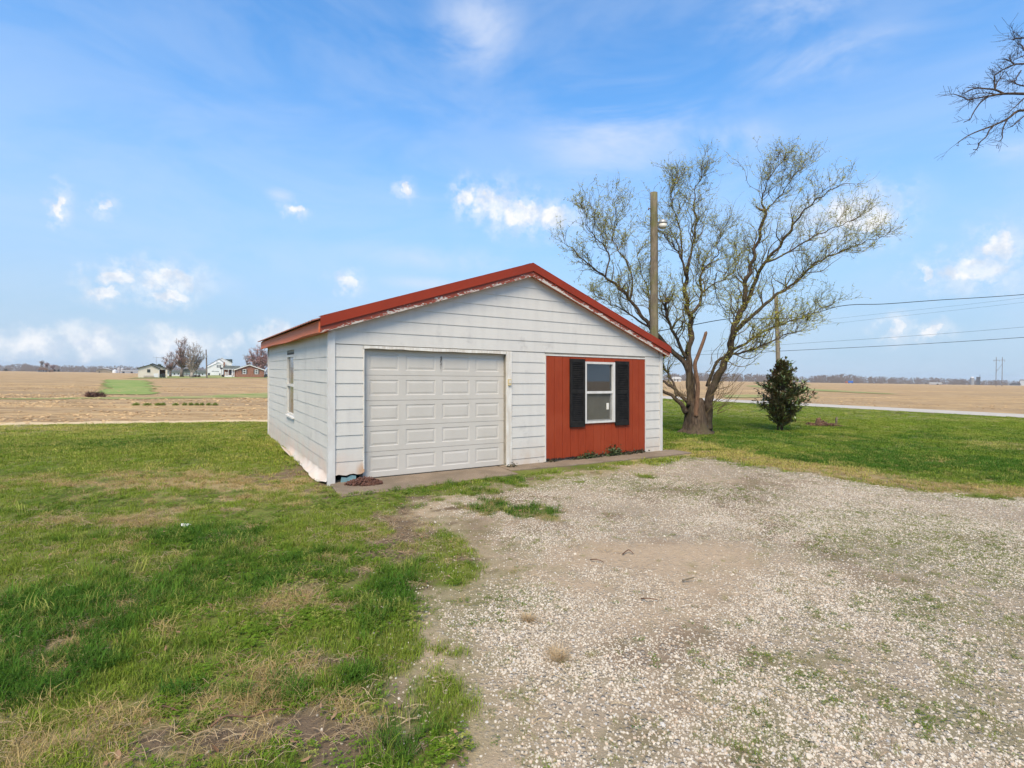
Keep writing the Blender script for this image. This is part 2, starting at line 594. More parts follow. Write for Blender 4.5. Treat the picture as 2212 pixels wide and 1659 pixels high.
def field_mat():
    m, t, b = material('tilled_soil')
    tc = t.new('ShaderNodeTexCoord')
    o = tc.outputs['Object']
    big = t.noise(t.mapping(o, scale=(0.4, 1, 1)), 0.035, 4.0, 0.55)
    c = t.mix(t.remap(big, 0.3, 0.7), (0.50, 0.335, 0.165), (0.42, 0.29, 0.16))
    band = t.noise(t.mapping(o, scale=(0.05, 1.0, 1), rot=(0, 0, R(-6))), 0.22, 3.0, 0.6)
    c = t.mix(t.remap(band, 0.42, 0.58, 0.0, 0.75), c, (0.33, 0.235, 0.145))
    rows = t.noise(t.mapping(o, scale=(0.22, 1.0, 1), rot=(0, 0, R(-12))), 2.4, 6.0, 0.72)
    clump = t.noise(t.mapping(o, scale=(0.30, 1.0, 1), rot=(0, 0, R(-10))), 0.75, 5.0, 0.68)
    c = t.mix(t.remap(clump, 0.52, 0.66, 0.0, 0.8), c, (0.27, 0.175, 0.09))
    c = t.mix(t.remap(clump, 0.46, 0.34, 0.0, 0.5), c, (0.60, 0.44, 0.24))
    c = t.mix(t.remap(rows, 0.46, 0.66, 0.0, 0.85), c, (0.235, 0.15, 0.072))
    pale = t.noise(t.mapping(o, scale=(0.3, 1, 1), rot=(0, 0, R(-12))), 7.0, 5.0, 0.75)
    c = t.mix(t.remap(pale, 0.52, 0.72, 0.0, 0.7), c, (0.60, 0.435, 0.215))
    patch = t.noise(t.mapping(o, scale=(0.25, 1, 1)), 0.16, 4.0, 0.6)
    c = t.mix(t.remap(patch, 0.55, 0.75, 0.0, 0.45), c, (0.43, 0.31, 0.17))
    t.l.new(c, b.inputs['Base Color'])
    b.inputs['Roughness'].default_value = 0.95
    b.inputs['Specular IOR Level'].default_value = 0.1
    bump(t, b, t.math('ADD', rows, pale), 0.9, 0.12)
    return m

M['siding'] = siding_mat()
M['trim_white'] = simple('white_trim', (0.62, 0.61, 0.585), (0.53, 0.51, 0.48), 5.0, 0.5, 0.1, stretch=(2, 2, 0.6))
M['jamb'] = simple('cream_jamb', (0.70, 0.68, 0.63), (0.55, 0.50, 0.43), 6.0, 0.5, 0.15, stretch=(3, 3, 0.5))
M['rough_wall'] = simple('wall_board', (0.30, 0.27, 0.22), None, 6.0)
M['dark_frame'] = simple('old_framing', (0.07, 0.06, 0.05), None, 8.0)
M['red_metal'] = simple('red_roof_metal', (0.275, 0.034, 0.012), (0.225, 0.029, 0.011), 1.5, 0.5, 0.05, spec=0.25)
M['roof_metal'] = simple('faded_roof_metal', (0.24, 0.075, 0.045), (0.15, 0.06, 0.045), 2.0, 0.5, 0.05)
M['fascia'] = peel_mat('peeling_red_fascia', (0.27, 0.045, 0.018), (0.20, 0.034, 0.015), 0.735, 0.755, (0.64, 0.58, 0.52))
M['eave'] = peel_mat('faded_red_eave', (0.62, 0.16, 0.06), (0.50, 0.11, 0.042), 0.98, 1.02, (0.5, 0.4, 0.33))
M['redboard'] = red_board_mat()
M['door'] = door_mat()
M['shutter'] = simple('black_shutter', (0.012, 0.012, 0.012), (0.022, 0.021, 0.020), 12.0, 0.7, 0.1, spec=.12)
M['concrete'] = concrete_mat('weathered_concrete', (0.245, 0.19, 0.138), (0.165, 0.13, 0.095))
M['floor'] = concrete_mat('garage_floor', (0.16, 0.15, 0.14), (0.12, 0.11, 0.10))
M['glass_clear'] = glass_mat('window_glass', 0.10, (0.20, 0.26, 0.30))
M['glass_dusty'] = glass_mat('dusty_window_glass', 0.62, (0.20, 0.19, 0.165), 0.15)
M['foam'] = simple('blue_foam', (0.13, 0.25, 0.28), (0.19, 0.31, 0.33), 20.0, 0.8)
M['paper'] = simple('white_paper', (0.70, 0.69, 0.64), (0.6, 0.58, 0.52), 20.0, 0.8)
M['keypad'] = simple('yellowed_plastic', (0.62, 0.50, 0.27), (0.5, 0.4, 0.22), 20.0, 0.5)
M['rust'] = simple('rusty_iron', (0.17, 0.075, 0.05), (0.085, 0.042, 0.032), 40.0, 0.85, 0.5)
M['bark'] = bark_mat('willow_bark', (0.115, 0.083, 0.058), (0.042, 0.030, 0.023), (0.085, 0.072, 0.040))
M['twig'] = simple('willow_twig', (0.17, 0.125, 0.06), (0.10, 0.075, 0.04), 3.0, 0.9, 0, spec=.08)
M['deadwood'] = bark_mat('dead_wood', (0.21, 0.12, 0.075), (0.10, 0.06, 0.04))
M['willow_leaf'] = leaf_mat('willow_leaf', (0.29, 0.30, 0.03), (0.38, 0.36, 0.06), None, 0.7, 0.4)
M['magnolia'] = leaf_mat('magnolia_leaf', (0.055, 0.098, 0.024), (0.13, 0.185, 0.055), (0.15, 0.11, 0.05), 0.32, 0.0)
M['bronze'] = leaf_mat('bronze_leaf', (0.11, 0.06, 0.028), (0.06, 0.062, 0.028), (0.125, 0.066, 0.032), 0.4, 0.0)
M['weed'] = leaf_mat('weed_leaf', (0.045, 0.075, 0.022), (0.09, 0.11, 0.04), None, 0.6, 0.2)
M['weed_dark'] = leaf_mat('dead_weed_leaf', (0.035, 0.028, 0.015), (0.06, 0.06, 0.025), None, 0.7, 0.1)
M['pole'] = bark_mat('weathered_pole', (0.215, 0.175, 0.125), (0.13, 0.105, 0.075), (0.13, 0.135, 0.045), 7.0)
M['pole_far'] = bark_mat('grey_pole', (0.26, 0.215, 0.16), (0.17, 0.14, 0.105), None, 5.0)
M['galv'] = simple('galvanised', (0.38, 0.38, 0.36), (0.28, 0.28, 0.27), 9.0, 0.45, 0.05, metal=0.4)
M['lens'] = simple('lamp_lens', (0.62, 0.60, 0.52), (0.5, 0.48, 0.42), 9.0, 0.3, 0)
M['wire'] = simple('cable', (0.025, 0.025, 0.028), None, 5.0, 0.6, 0)
M['twig_dark'] = simple('dark_twig', (0.065, 0.048, 0.04), (0.045, 0.034, 0.03), 5.0, 0.8, 0)
M['lawn'] = yard_mat('lawn_cover', False)
M['gravel_bed'] = yard_mat('gravel_bed', True)
M['field'] = field_mat()
M['road'] = concrete_mat('pale_road', (0.47, 0.43, 0.37), (0.40, 0.365, 0.315))
M['strip_green'] = simple('rough_grass', (0.13, 0.20, 0.03), (0.36, 0.28, 0.12), 0.9, 0.95, 0.6, 0.05, stretch=(0.5, 1, 1))
M['patch_green'] = simple('young_crop', (0.12, 0.215, 0.025), (0.28, 0.28, 0.08), 0.8, 0.95, 0.5, 0.05, stretch=(1.6, 0.35, 1))
M['far_lawn'] = simple('far_lawn_grass', (0.20, 0.225, 0.05), (0.27, 0.26, 0.08), 0.2, 0.95, 0)
M['pale_edge'] = simple('bare_pale_soil', (0.58, 0.44, 0.25), (0.48, 0.355, 0.20), 3.0, 0.95, 0.5, 0.02)
M['blade'] = tint_mat('grass_blade', 0.75, 0.35, 0.08)
M['stone'] = tint_mat('gravel_stone', 0.85, 0.0, 0.2)
M['clod'] = tint_mat('soil_clod', 0.95, 0.0, 0.1)
M['dead_leaf'] = tint_mat('fallen_leaf', 0.8, 0.15, 0.2)

# ================================================================== THE SETTING
# ---- what covers the yard, as functions of the place (x, y)
GRAVEL_PX = [(925, 1659), (915, 1600), (945, 1545), (905, 1455), (885, 1385), (870, 1310), (900, 1282), (985, 1262), (1010, 1225), (985, 1180), (930, 1150),
             (890, 1120), (905, 1085), (960, 1066), (1060, 1052), (1140, 1040), (1180, 1028), (1290, 1016), (1400, 1000), (1490, 988), (1545, 990), (1620, 1004), (1720, 1018),
             (1850, 1040), (1960, 1058), (2080, 1068), (2212, 1080)]
GRAVEL = [tuple(spot(*p)[:2]) for p in GRAVEL_PX]
gx, gy = GRAVEL[-1]
x0g, y0g = GRAVEL[0]
GRAVEL += [(gx + 8, gy - 1.2), (gx + 8, -6), (x0g - 0.35, -6)]

ROAD_NEAR = [(70.0, -22.0), (38.0, 8.5), (24.6, 24.4), (16.9, 33.3), (11.3, 39.2), (6.0, 43.6), (-3.0, 49.0), (-20.0, 57.0)]
ROAD_FAR = [(73.5, -20.0), (41.5, 10.2), (27.2, 26.8), (19.3, 36.2), (13.4, 43.2), (8.0, 48.0), (-1.0, 53.4), (-19.0, 61.0)]
LAWN = [(-40, 6.8), (-15.4, 15.4), (-8.4, 17.7), (-0.5, 20.3), (4.5, 26.0), (7.5, 33.0), (11.3, 39.2), (16.9, 33.3), (24.6, 24.4), (38.0, 8.5), (42, 0), (42, -7), (-40, -7)]

def ell(x, y, px, py, rx, ry):
    c = spot(px, py)
    w = rx * c.y / FPX
    h = max(0.08, (spot(px, py - ry).y - spot(px, py + ry).y) / 2)
    return np.exp(-(((x - c.x) / w) ** 2 + ((y - c.y) / h) ** 2))

SLAB_A = [(-2.36, 7.13), (0.27, 8.82), (0.02, 9.3), (-2.80, 8.02)]

def cover(x, y):
    x = np.asarray(x, float); y = np.asarray(y, float)
    sd = poly_sd(x, y, GRAVEL)
    n1 = fbm(x, y, 0.9, 4, 3); n2 = fbm(x, y, 3.1, 4, 8); n3 = fbm(x, y, 0.35, 3, 21)
    n4 = fbm(x, y, 7.0, 3, 33)
    inner = 0
    for b, k in (((1090, 1098, 120, 20), 1.0), ((1170, 1110, 60, 14), 0.9), ((900, 1195, 105, 45), 1.0), ((960, 1215, 60, 40), 0.7), ((1400, 1032, 30, 9), 0.8), ((1010, 1062, 80, 8), 0.9),
                 ((1230, 1120, 60, 16), 0.4), ((1300, 1044, 50, 8), 0.5), ((2070, 1150, 120, 35), 0.35), ((2160, 1215, 110, 40), 0.35), ((1870, 1110, 70, 20), 0.35)):
        inner = inner + k * ell(x, y, *b)
    g = sstep(sd + (n2 - 0.5) * 1.15 + (n4 - 0.5) * 0.55 - 3.2 * np.clip(inner - 0.40 + (n2 - 0.5) * 1.3 + (n4 - .5) * 1.5, 0, 1), -0.14, 0.16)
    # lushness, straw, bare soil on the lawn, and painted shade by the left wall
    lush = 0.42 + (n1 - 0.5) * 1.0 + (n2 - 0.5) * 0.5
    dry = (n3 - 0.52) * 1.5 + (n2 - 0.5) * 1.5 + (n4 - .5) * .5
    dirt = (n4 - 0.58) * 1.8 + (n1 - 0.56) * 1.1 + .22 * np.exp(-(sd / .5) ** 2)
    for b, k in (((140, 1330, 300, 95), .75), ((470, 1165, 260, 45), .55), ((60, 1480, 190, 70), .8), ((600, 1250, 170, 60), .35), ((830, 1330, 75, 110), .75), ((880, 1610, 90, 60), .9),
                 ((400, 1500, 60, 22), .8), ((575, 1490, 70, 30), .8), ((250, 960, 330, 16), .35), ((1090, 1098, 130, 26), .9), ((1800, 960, 500, 45), .55), ((1950, 1000, 250, 22), .6),
                 ((660, 1080, 90, 25), .3), ((300, 1420, 200, 60), .5)):
        lush = lush + .8 * k * ell(x, y, *b) * np.clip(.2 + 1.6 * (n2 * .5 + n1 * .5), 0, 1.5)
    for b, k in (((360, 1045, 330, 22), .8), ((430, 1085, 200, 14), .75), ((290, 1120, 150, 18), .9), ((90, 1195, 90, 16), .9), ((400, 1575, 420, 60), .62), ((650, 1460, 150, 40), .6),
                 ((720, 1560, 200, 70), .55), ((660, 1290, 60, 25), .7), ((2150, 962, 90, 9), .9), ((1900, 955, 60, 7), .4), ((1500, 962, 90, 16), .9), ((560, 960, 120, 10), .5), ((220, 1640, 300, 50), .5),
                 ((880, 1135, 60, 16), .9), ((2080, 968, 60, 7), .6), ((1290, 1420, 22, 10), 1.2), ((1000, 1190, 50, 25), .4), ((40, 925, 300, 8), .5)):
        dry = dry + k * ell(x, y, *b) * np.clip(.15 + 1.7 * (n2 * .6 + n4 * .4), 0, 1.5)
    dry = dry + 1.1 * np.exp(-((sd + 0.55) / 0.55) ** 2) * (x > 2.5)
    for b, k in (((650, 1590, 150, 45), .8), ((420, 1600, 260, 45), .5), ((560, 1440, 120, 30), .35), ((720, 1420, 70, 25), .6), ((650, 1010, 42, 42), .9), ((700, 1045, 40, 20), .8), ((860, 1120, 75, 26), 1.0), ((960, 1640, 60, 40), .9), ((860, 1500, 30, 30), .6),
                 ((1000, 1590, 40, 50), .5), ((940, 1100, 60, 18), .8), ((840, 1170, 60, 60), .55), ((760, 1075, 90, 14), .5), ((600, 965, 20, 25), .7)):  # blobs along the garage's left wall foot paint its contact shade as soil
        dirt = dirt + 1.1 * k * ell(x, y, *b) * np.clip(.1 + 1.8 * n4, 0, 1.6)
    lush = np.clip(lush - 0.5 * np.clip(dry, 0, 1) - 0.3 * np.clip(dirt, 0, 1), 0, 1)
    dry = np.clip(dry, 0, 1); dirt = np.clip(dirt, 0, 1)
    # inside the gravel: worn tracks of bare dirt and thin weeds
    track = 0
    for b, k in (((1330, 1195, 190, 26), .9), ((1560, 1200, 140, 26), .8), ((1500, 1255, 170, 40), .7), ((1250, 1260, 90, 18), .6), ((1420, 1340, 200, 40), .45), ((1480, 1500, 130, 60), .35), ((1180, 1230, 120, 20), .4),
                 ((1050, 1130, 90, 20), .5), ((1000, 1640, 70, 50), .7), ((1930, 1250, 120, 20), .3), ((1630, 1040, 120, 10), .4), ((1200, 1600, 120, 60), .25)):
        track = track + k * ell(x, y, *b)
    track = track + .75 * np.exp(-(sd / .42) ** 2) * (x < 3)
    track = np.clip(track * 1.5 + (n2 - 0.52) * 1.1 + (n1 - .5) * .6, 0, 1)
    weed = 0
    for b, k in (((2010, 1130, 150, 40), .7), ((2140, 1210, 150, 50), .8), ((1800, 1130, 120, 30), .35), ((2000, 1330, 220, 70), .5), ((1700, 1460, 160, 80), .5), ((2100, 1560, 200, 100), .5),
                 ((1270, 1040, 150, 14), .6), ((1060, 1300, 150, 40), .4), ((1500, 1060, 150, 20), .4), ((1650, 1600, 150, 60), .5), ((1880, 1180, 200, 60), .35)):
        weed = weed + k * ell(x, y, *b)
    weed = weed + .35 * np.exp(-((sd - .2) / .5) ** 2)
    weed = np.clip(weed * 1.15 + 0.27 + (n4 - 0.5) * 1.3 + (n1 - .5) * .5, 0, 1)
    return dict(sd=sd, g=g, lush=lush, dry=dry, dirt=dirt, track=track, weed=weed, n1=n1, n2=n2, n4=n4)

def lerp(a, b, t):
    a = np.asarray(a, float); b = np.asarray(b, float)
    return a + (b - a) * t[..., None]

SOIL, STRAW, GREEN, DARKG = (0.150, 0.108, 0.070), (0.35, 0.26, 0.14), (0.150, 0.165, 0.040), (0.085, 0.115, 0.022)
BED, TRACK = (0.320, 0.255, 0.180), (0.395, 0.298, 0.20)

def cover_colour(c):
    n = c['n1'].shape
    col = lerp(np.broadcast_to(GREEN, n + (3,)), np.broadcast_to(DARKG, n + (3,)), sstep(c['lush'], 0.35, 0.95))
    col = lerp(col, np.broadcast_to(STRAW, n + (3,)), .8 * sstep(c['dry'], 0.15, 0.8))
    col = lerp(col, np.broadcast_to(SOIL, n + (3,)), sstep(c['dirt'], 0.15, 0.65))
    bed = lerp(np.broadcast_to(BED, n + (3,)), np.broadcast_to(TRACK, n + (3,)), c['track'])
    bed = lerp(bed, np.broadcast_to((0.185, 0.132, 0.088), n + (3,)), .75 * sstep(c['n1'] * .6 + c['n2'] * .4, .52, .70))
    bed = lerp(bed, np.broadcast_to((0.13, 0.14, 0.05), n + (3,)), np.clip(c['weed'] * 0.7 - 0.2, 0, 1))
    return lerp(col, bed, c['g'])

def relief(x, y):
    return 0.018 * (fbm(x, y, 1.7, 3, 51) - 0.5) + 0.012 * (fbm(x, y, 6.0, 2, 77) - 0.5)

def build_yard():
    xs = np.concatenate([np.arange(-40, -12, 1.0), np.arange(-12, -6, .3), np.arange(-6, 9, .09), np.arange(9, 16, .3), np.arange(16, 43, .8)])
    ys = np.concatenate([np.arange(-7, 1, .8), np.arange(1, 13, .09), np.arange(13, 24, .3), np.arange(24, 40, .6)])
    X, Y = np.meshgrid(xs, ys, indexing='ij')
    c = cover(X, Y)
    Z = relief(X, Y)
    # keep clear of the garage, which stands on its own pad
    lx = (X - GX) * GU[0] + (Y - GY) * GU[1]; ly = -(X - GX) * GU[1] + (Y - GY) * GU[0]
    nearg = np.maximum(np.maximum(-lx, lx - 7.5), np.maximum(-ly, ly - 7.3))
    Z = Z * sstep(nearg, 0.0, 0.8) - 0.012 * (1 - sstep(nearg, 0.0, 0.4))
    lawn_sd = poly_sd(X, Y, LAWN) + (fbm(X, Y, 1.1, 3, 5) - 0.5) * 0.7
    col = cover_colour(c)
    I, J = X.shape
    idx = np.arange(I * J).reshape(I, J)
    Q = np.stack([idx[:-1, :-1], idx[1:, :-1], idx[1:, 1:], idx[:-1, 1:]], -1).reshape(-1, 4)
    V = np.stack([X, Y, Z], -1).reshape(-1, 3)
    gm = c['g'].ravel()[Q].mean(1) > 0.5
    lm = (lawn_sd.ravel()[Q].mean(1) > 0)
    inside = ((lx > 0.15) & (lx < 7.35) & (ly > 0.15) & (ly < 7.15)).ravel()[Q].all(1)
    for name, sel, mat in (('lawn', lm & ~gm & ~inside, M['lawn']), ('gravel_driveway', gm & ~inside, M['gravel_bed'])):
        q = Q[sel]
        used, inv = np.unique(q, return_inverse=True)
        me = fast_mesh(name, V[used], inv.reshape(-1, 4))
        o = link(name, me, mat, smooth=True)
        a = me.color_attributes.new('cover', 'FLOAT_COLOR', 'POINT')
        a.data.foreach_set('color', np.c_[col.reshape(-1, 3)[used], np.ones(len(used))].astype(np.float32).ravel())
        s = me.attributes.new('stones', 'FLOAT', 'POINT')
        st = np.clip(1.15 - c['track'] * 0.75 - c['weed'] * 0.35, 0, 1).ravel()[used]
        s.data.foreach_set('value', st.astype(np.float32))
        o['kind'] = 'structure'

GX, GY = -2.83, 8.0
GTH = math.atan2(4.0, 6.35)
GU = (math.cos(GTH), math.sin(GTH))
def gworld(u, v):
    return GX + u * GU[0] - v * GU[1], GY + u * GU[1] + v * GU[0]

def field_z(x, y):
    x = np.asarray(x, float); y = np.asarray(y, float)
    return gz(y) - 0.05 + 0.10 * (fbm(x, y, 0.05, 3, 4) - 0.5) * sstep(y, 25, 45) - 0.05 * sstep(y, 25, 45)

def sheet(name, P, mat, res, lift, rag=0.0, freq=0.3, seed=9):
    P = [tuple(p[:2]) for p in P]
    xs = np.arange(min(p[0] for p in P) - res, max(p[0] for p in P) + res, res)
    ys = np.arange(min(p[1] for p in P) - res, max(p[1] for p in P) + res, res)
    X, Y = np.meshgrid(xs, ys, indexing='ij')
    sd = poly_sd(X, Y, P) + (fbm(X, Y, freq, 4, seed) - 0.5) * rag
    idx = np.arange(X.size).reshape(X.shape)
    Q = np.stack([idx[:-1, :-1], idx[1:, :-1], idx[1:, 1:], idx[:-1, 1:]], -1).reshape(-1, 4)
    q = Q[sd.ravel()[Q].mean(1) > 0]
    V = np.stack([X, Y, field_z(X, Y) + lift], -1).reshape(-1, 3)
    used, inv = np.unique(q, return_inverse=True)
    o = link(name, fast_mesh(name, V[used], inv.reshape(-1, 4)), mat, smooth=True)
    o['kind'] = 'structure'
    return o

def build_fields():
    xs = np.concatenate([np.arange(-3000, -200, 200), np.arange(-200, 200, 4), np.arange(200, 3001, 200)])
    ys = np.concatenate([np.arange(-200, 0, 20), np.arange(0, 60, 1.0), np.arange(60, 120, 2), np.arange(120, 300, 15), np.arange(300, 3200, 100)])
    X, Y = np.meshgrid(xs, ys, indexing='ij')
    V = np.stack([X, Y, field_z(X, Y)], -1).reshape(-1, 3)
    idx = np.arange(X.size).reshape(X.shape)
    Q = np.stack([idx[:-1, :-1], idx[1:, :-1], idx[1:, 1:], idx[:-1, 1:]], -1).reshape(-1, 4)
    o = link('field', fast_mesh('field', V, Q), M['field'], smooth=True)
    o['kind'] = 'structure'
    # pale bare strip between lawn and field
    sheet('bare_soil_strip', [(-40, 6.6), (-15.4, 15.2), (-8.4, 17.5), (-0.5, 20.1), (-0.5, 21.2), (-8.4, 18.85), (-15.4, 16.7), (-40, 8.2)], M['pale_edge'], 0.12, 0.012, 0.5, 1.0)
    # grassed ditch across the field
    a = [spot(*z5(x, y)) for x, y in ((-600, 668), (0, 664), (700, 660), (1100, 660), (1600, 654), (2180, 650), (2700, 645))]
    b = [spot(*z5(x, y)) for x, y in ((2700, 595), (2180, 606), (1900, 622), (1600, 636), (1100, 648), (700, 650), (0, 654), (-600, 656))]
    sheet('ditch_grass', a + b, M['strip_green'], 0.22, 0.024, 1.6, 0.9)
    sheet('crop_patch', [spot(*z5(x, y)) for x, y in ((815, 618), (870, 506), (1190, 512), (1240, 575), (1205, 622))], M['patch_green'], 0.4, 0.03, 3.0, 0.5)
    sheet('homestead_lawn', [spot(*z5(x, y)) for x, y in ((1050, 497), (1352, 496), (2400, 496), (2400, 465), (1800, 465), (1352, 466))], M['far_lawn'], 1.6, 0.05, 3.0, 0.2)
    # green waterway and dark low patch in the far right-hand field
    sheet('grass_waterway', [spot(*z6(x, y)) for x, y in ((540, 590), (640, 586), (940, 606), (1200, 622), (1440, 636), (1440, 641), (1200, 630), (940, 617), (640, 600))], M['strip_green'], 1.0, 0.05, 1.2, 0.3)
    sheet('roadside_grass', [spot(*z6(x, y)) for x, y in ((420, 640), (660, 640), (660, 656), (420, 656))], M['strip_green'], 0.5, 0.04, 1.2, 0.3)
    # the road: a sheet with a slight crown
    me = MB()
    n = len(ROAD_NEAR)
    vs = []
    for p, q in zip(ROAD_NEAR, ROAD_FAR):
        for t, h in ((0, 0.012), (0.5, 0.045), (1, 0.012)):
            vs.append((p[0] + (q[0] - p[0]) * t, p[1] + (q[1] - p[1]) * t, h))
    fs = []
    for i in range(n - 1):
        for j in range(2):
            fs.append((i * 3 + j, i * 3 + j + 1, i * 3 + j + 4, i * 3 + j + 3))
    me.add(vs, fs)
    me.build('road', M['road'])['kind'] = 'structure'
    # pale drive that leaves the road behind the willow
    sheet('farm_drive', [spot(*z6(x, y)) for x, y in ((40, 694), (150, 694), (190, 712), (150, 722), (40, 724))], M['pale_edge'], 0.25, 0.012, 0.5, 0.5)

build_yard()
build_fields()

# ---- scattered cover: blades, stones, clods (nobody could count these)
def scatter(name, variants, P, idx, scl, rot, tint, label, cat):
    src = bpy.data.collections.new(name + '_source')
    for i, me in enumerate(variants):
        o = bpy.data.objects.new('%s_%02d' % (name, i), me)
        src.objects.link(o)
    n = len(P)
    me = bpy.data.meshes.new(name)
    me.vertices.add(n)
    me.vertices.foreach_set('co', np.asarray(P, np.float32).ravel())
    for nm, ty, key, arr in (('idx', 'INT', 'value', np.asarray(idx, np.int32)), ('scl', 'FLOAT_VECTOR', 'vector', np.asarray(scl, np.float32)),
                             ('rot', 'FLOAT_VECTOR', 'vector', np.asarray(rot, np.float32)), ('tint', 'FLOAT_COLOR', 'color', np.c_[tint, np.ones(n)].astype(np.float32))):
        a = me.attributes.new(nm, ty, 'POINT')
        a.data.foreach_set(key, arr.ravel())
    me.materials.append(variants[0].materials[0])
    o = bpy.data.objects.new(name, me)
    COL.objects.link(o)
    ng = bpy.data.node_groups.new(name + '_nodes', 'GeometryNodeTree')
    ng.interface.new_socket('Geometry', in_out='INPUT', socket_type='NodeSocketGeometry')
    ng.interface.new_socket('Geometry', in_out='OUTPUT', socket_type='NodeSocketGeometry')
    gi = ng.nodes.new('NodeGroupInput'); go = ng.nodes.new('NodeGroupOutput')
    ins = ng.nodes.new('GeometryNodeInstanceOnPoints')
    ci = ng.nodes.new('GeometryNodeCollectionInfo')
    ci.inputs['Collection'].default_value = src
    ci.inputs['Separate Children'].default_value = True
    ci.inputs['Reset Children'].default_value = True
    def attr(nm, ty):
        k = ng.nodes.new('GeometryNodeInputNamedAttribute')
        k.data_type = ty
        k.inputs['Name'].default_value = nm
        return k.outputs['Attribute']
    L = ng.links.new
    L(gi.outputs[0], ins.inputs['Points'])
    L(ci.outputs[0], ins.inputs['Instance'])
    ins.inputs['Pick Instance'].default_value = True
    L(attr('idx', 'INT'), ins.inputs['Instance Index'])
    er = ng.nodes.new('FunctionNodeEulerToRotation')
    L(attr('rot', 'FLOAT_VECTOR'), er.inputs[0])
    L(er.outputs[0], ins.inputs['Rotation'])
    L(attr('scl', 'FLOAT_VECTOR'), ins.inputs['Scale'])
    L(ins.outputs[0], go.inputs[0])
    md = o.modifiers.new('scatter', 'NODES')
    md.node_group = ng
    tag(o, label, cat, kind='stuff')
    return o

def tuft(seed, nb, h0, h1, w, r, lean0, lean1, mat, bend=0.6):
    g = np.random.default_rng(seed)
    V = []; F = []
    for i in range(nb):
        a = g.uniform(0, 6.283); rr = r * math.sqrt(g.uniform(0, 1))
        bx, by = rr * math.cos(a), rr * math.sin(a)
        h = g.uniform(h0, h1); d = g.uniform(0, 6.283); ln = g.uniform(lean0, lean1) * h
        dx, dy = math.cos(d), math.sin(d)
        px, py = -dy * w / 2, dx * w / 2
        o = len(V)
        tw = g.uniform(-.4, .4)
        V += [(bx - px, by - py, -0.004), (bx + px, by + py, -0.004)]
        mx, my, mz = bx + dx * ln * 0.35, by + dy * ln * 0.35, h * 0.6
        V += [(mx - px * .8, my - py * .8, mz), (mx + px * .8, my + py * .8, mz)]
        V += [(bx + dx * ln, by + dy * ln, max(h * (1 - bend * g.uniform(0, .5)), 0.004))]
        F += [(o, o + 1, o + 3), (o, o + 3, o + 2), (o + 2, o + 3, o + 4)]
    me = fast_mesh('tuft', np.array(V), np.array(F))
    me.materials.append(mat)
    return me

def clover(seed, mat):
    g = np.random.default_rng(seed)
    V = []; F = []
    for i in range(12):
        a = g.uniform(0, 6.283); rr = 0.055 * math.sqrt(g.uniform(0, 1))
        c = np.array((rr * math.cos(a), rr * math.sin(a), g.uniform(0.012, 0.032)))
        q = g.uniform(0, 2.1)
        for k in range(3):
            e = q + k * 2.094
            s = g.uniform(.008, .013)
            u = np.array((math.cos(e), math.sin(e), g.uniform(-.1, .35))) * s
            v = np.array((-math.sin(e), math.cos(e), g.uniform(-.2, .2))) * s * .6
            o = len(V)
            V += [c, c + u + v, c + u * 1.1, c + u - v]
            F += [(o, o + 1, o + 2), (o, o + 2, o + 3)]
    me = fast_mesh('clover', np.array(V), np.array(F))
    me.materials.append(mat)
    return me

def stone(seed, mat, flat=0.62, sub=1):
    import bmesh
    g = np.random.default_rng(seed)
    bm = bmesh.new()
    bmesh.ops.create_icosphere(bm, subdivisions=sub, radius=0.5)
    ph = g.uniform(0, 6, 9)
    sx, sy = g.uniform(.8, 1.15), g.uniform(.7, 1.0)
    for v in bm.verts:
        p = v.co
        k = 1 + .13 * math.sin(5 * p.x + ph[0]) + .12 * math.sin(6 * p.y + ph[1]) + .1 * math.sin(7 * p.z + ph[2]) + .08 * math.sin(9 * (p.x + p.y) + ph[3])
        v.co = Vector((p.x * k * sx, p.y * k * sy, p.z * k * flat))
    me = bpy.data.meshes.new('stone')
    bm.to_mesh(me); bm.free()
    me.materials.append(mat)
    return me

def sample(dens, x0, x1, y0, y1):
    """uniform random points, dens per square metre"""
    n = int(dens * (x1 - x0) * (y1 - y0))
    return RNG.uniform(x0, x1, n), RNG.uniform(y0, y1, n)

def in_view(x, y, margin=0.06):
    return (y > 1.5) & (np.abs(x / np.maximum(y, .1)) < 1.12 + margin + 0.8 / np.maximum(y, .1))

def garage_clear(x, y, m=0.0):
    lx = (x - GX) * GU[0] + (y - GY) * GU[1]; ly = -(x - GX) * GU[1] + (y - GY) * GU[0]
    ins = (lx > -m) & (lx < 7.5 + m) & (ly > -m) & (ly < 7.3 + m)
    ap = (lx > -0.05) & (lx < 7.95) & (ly > -0.78) & (ly < 0.1)
    return ~(ins | ap)

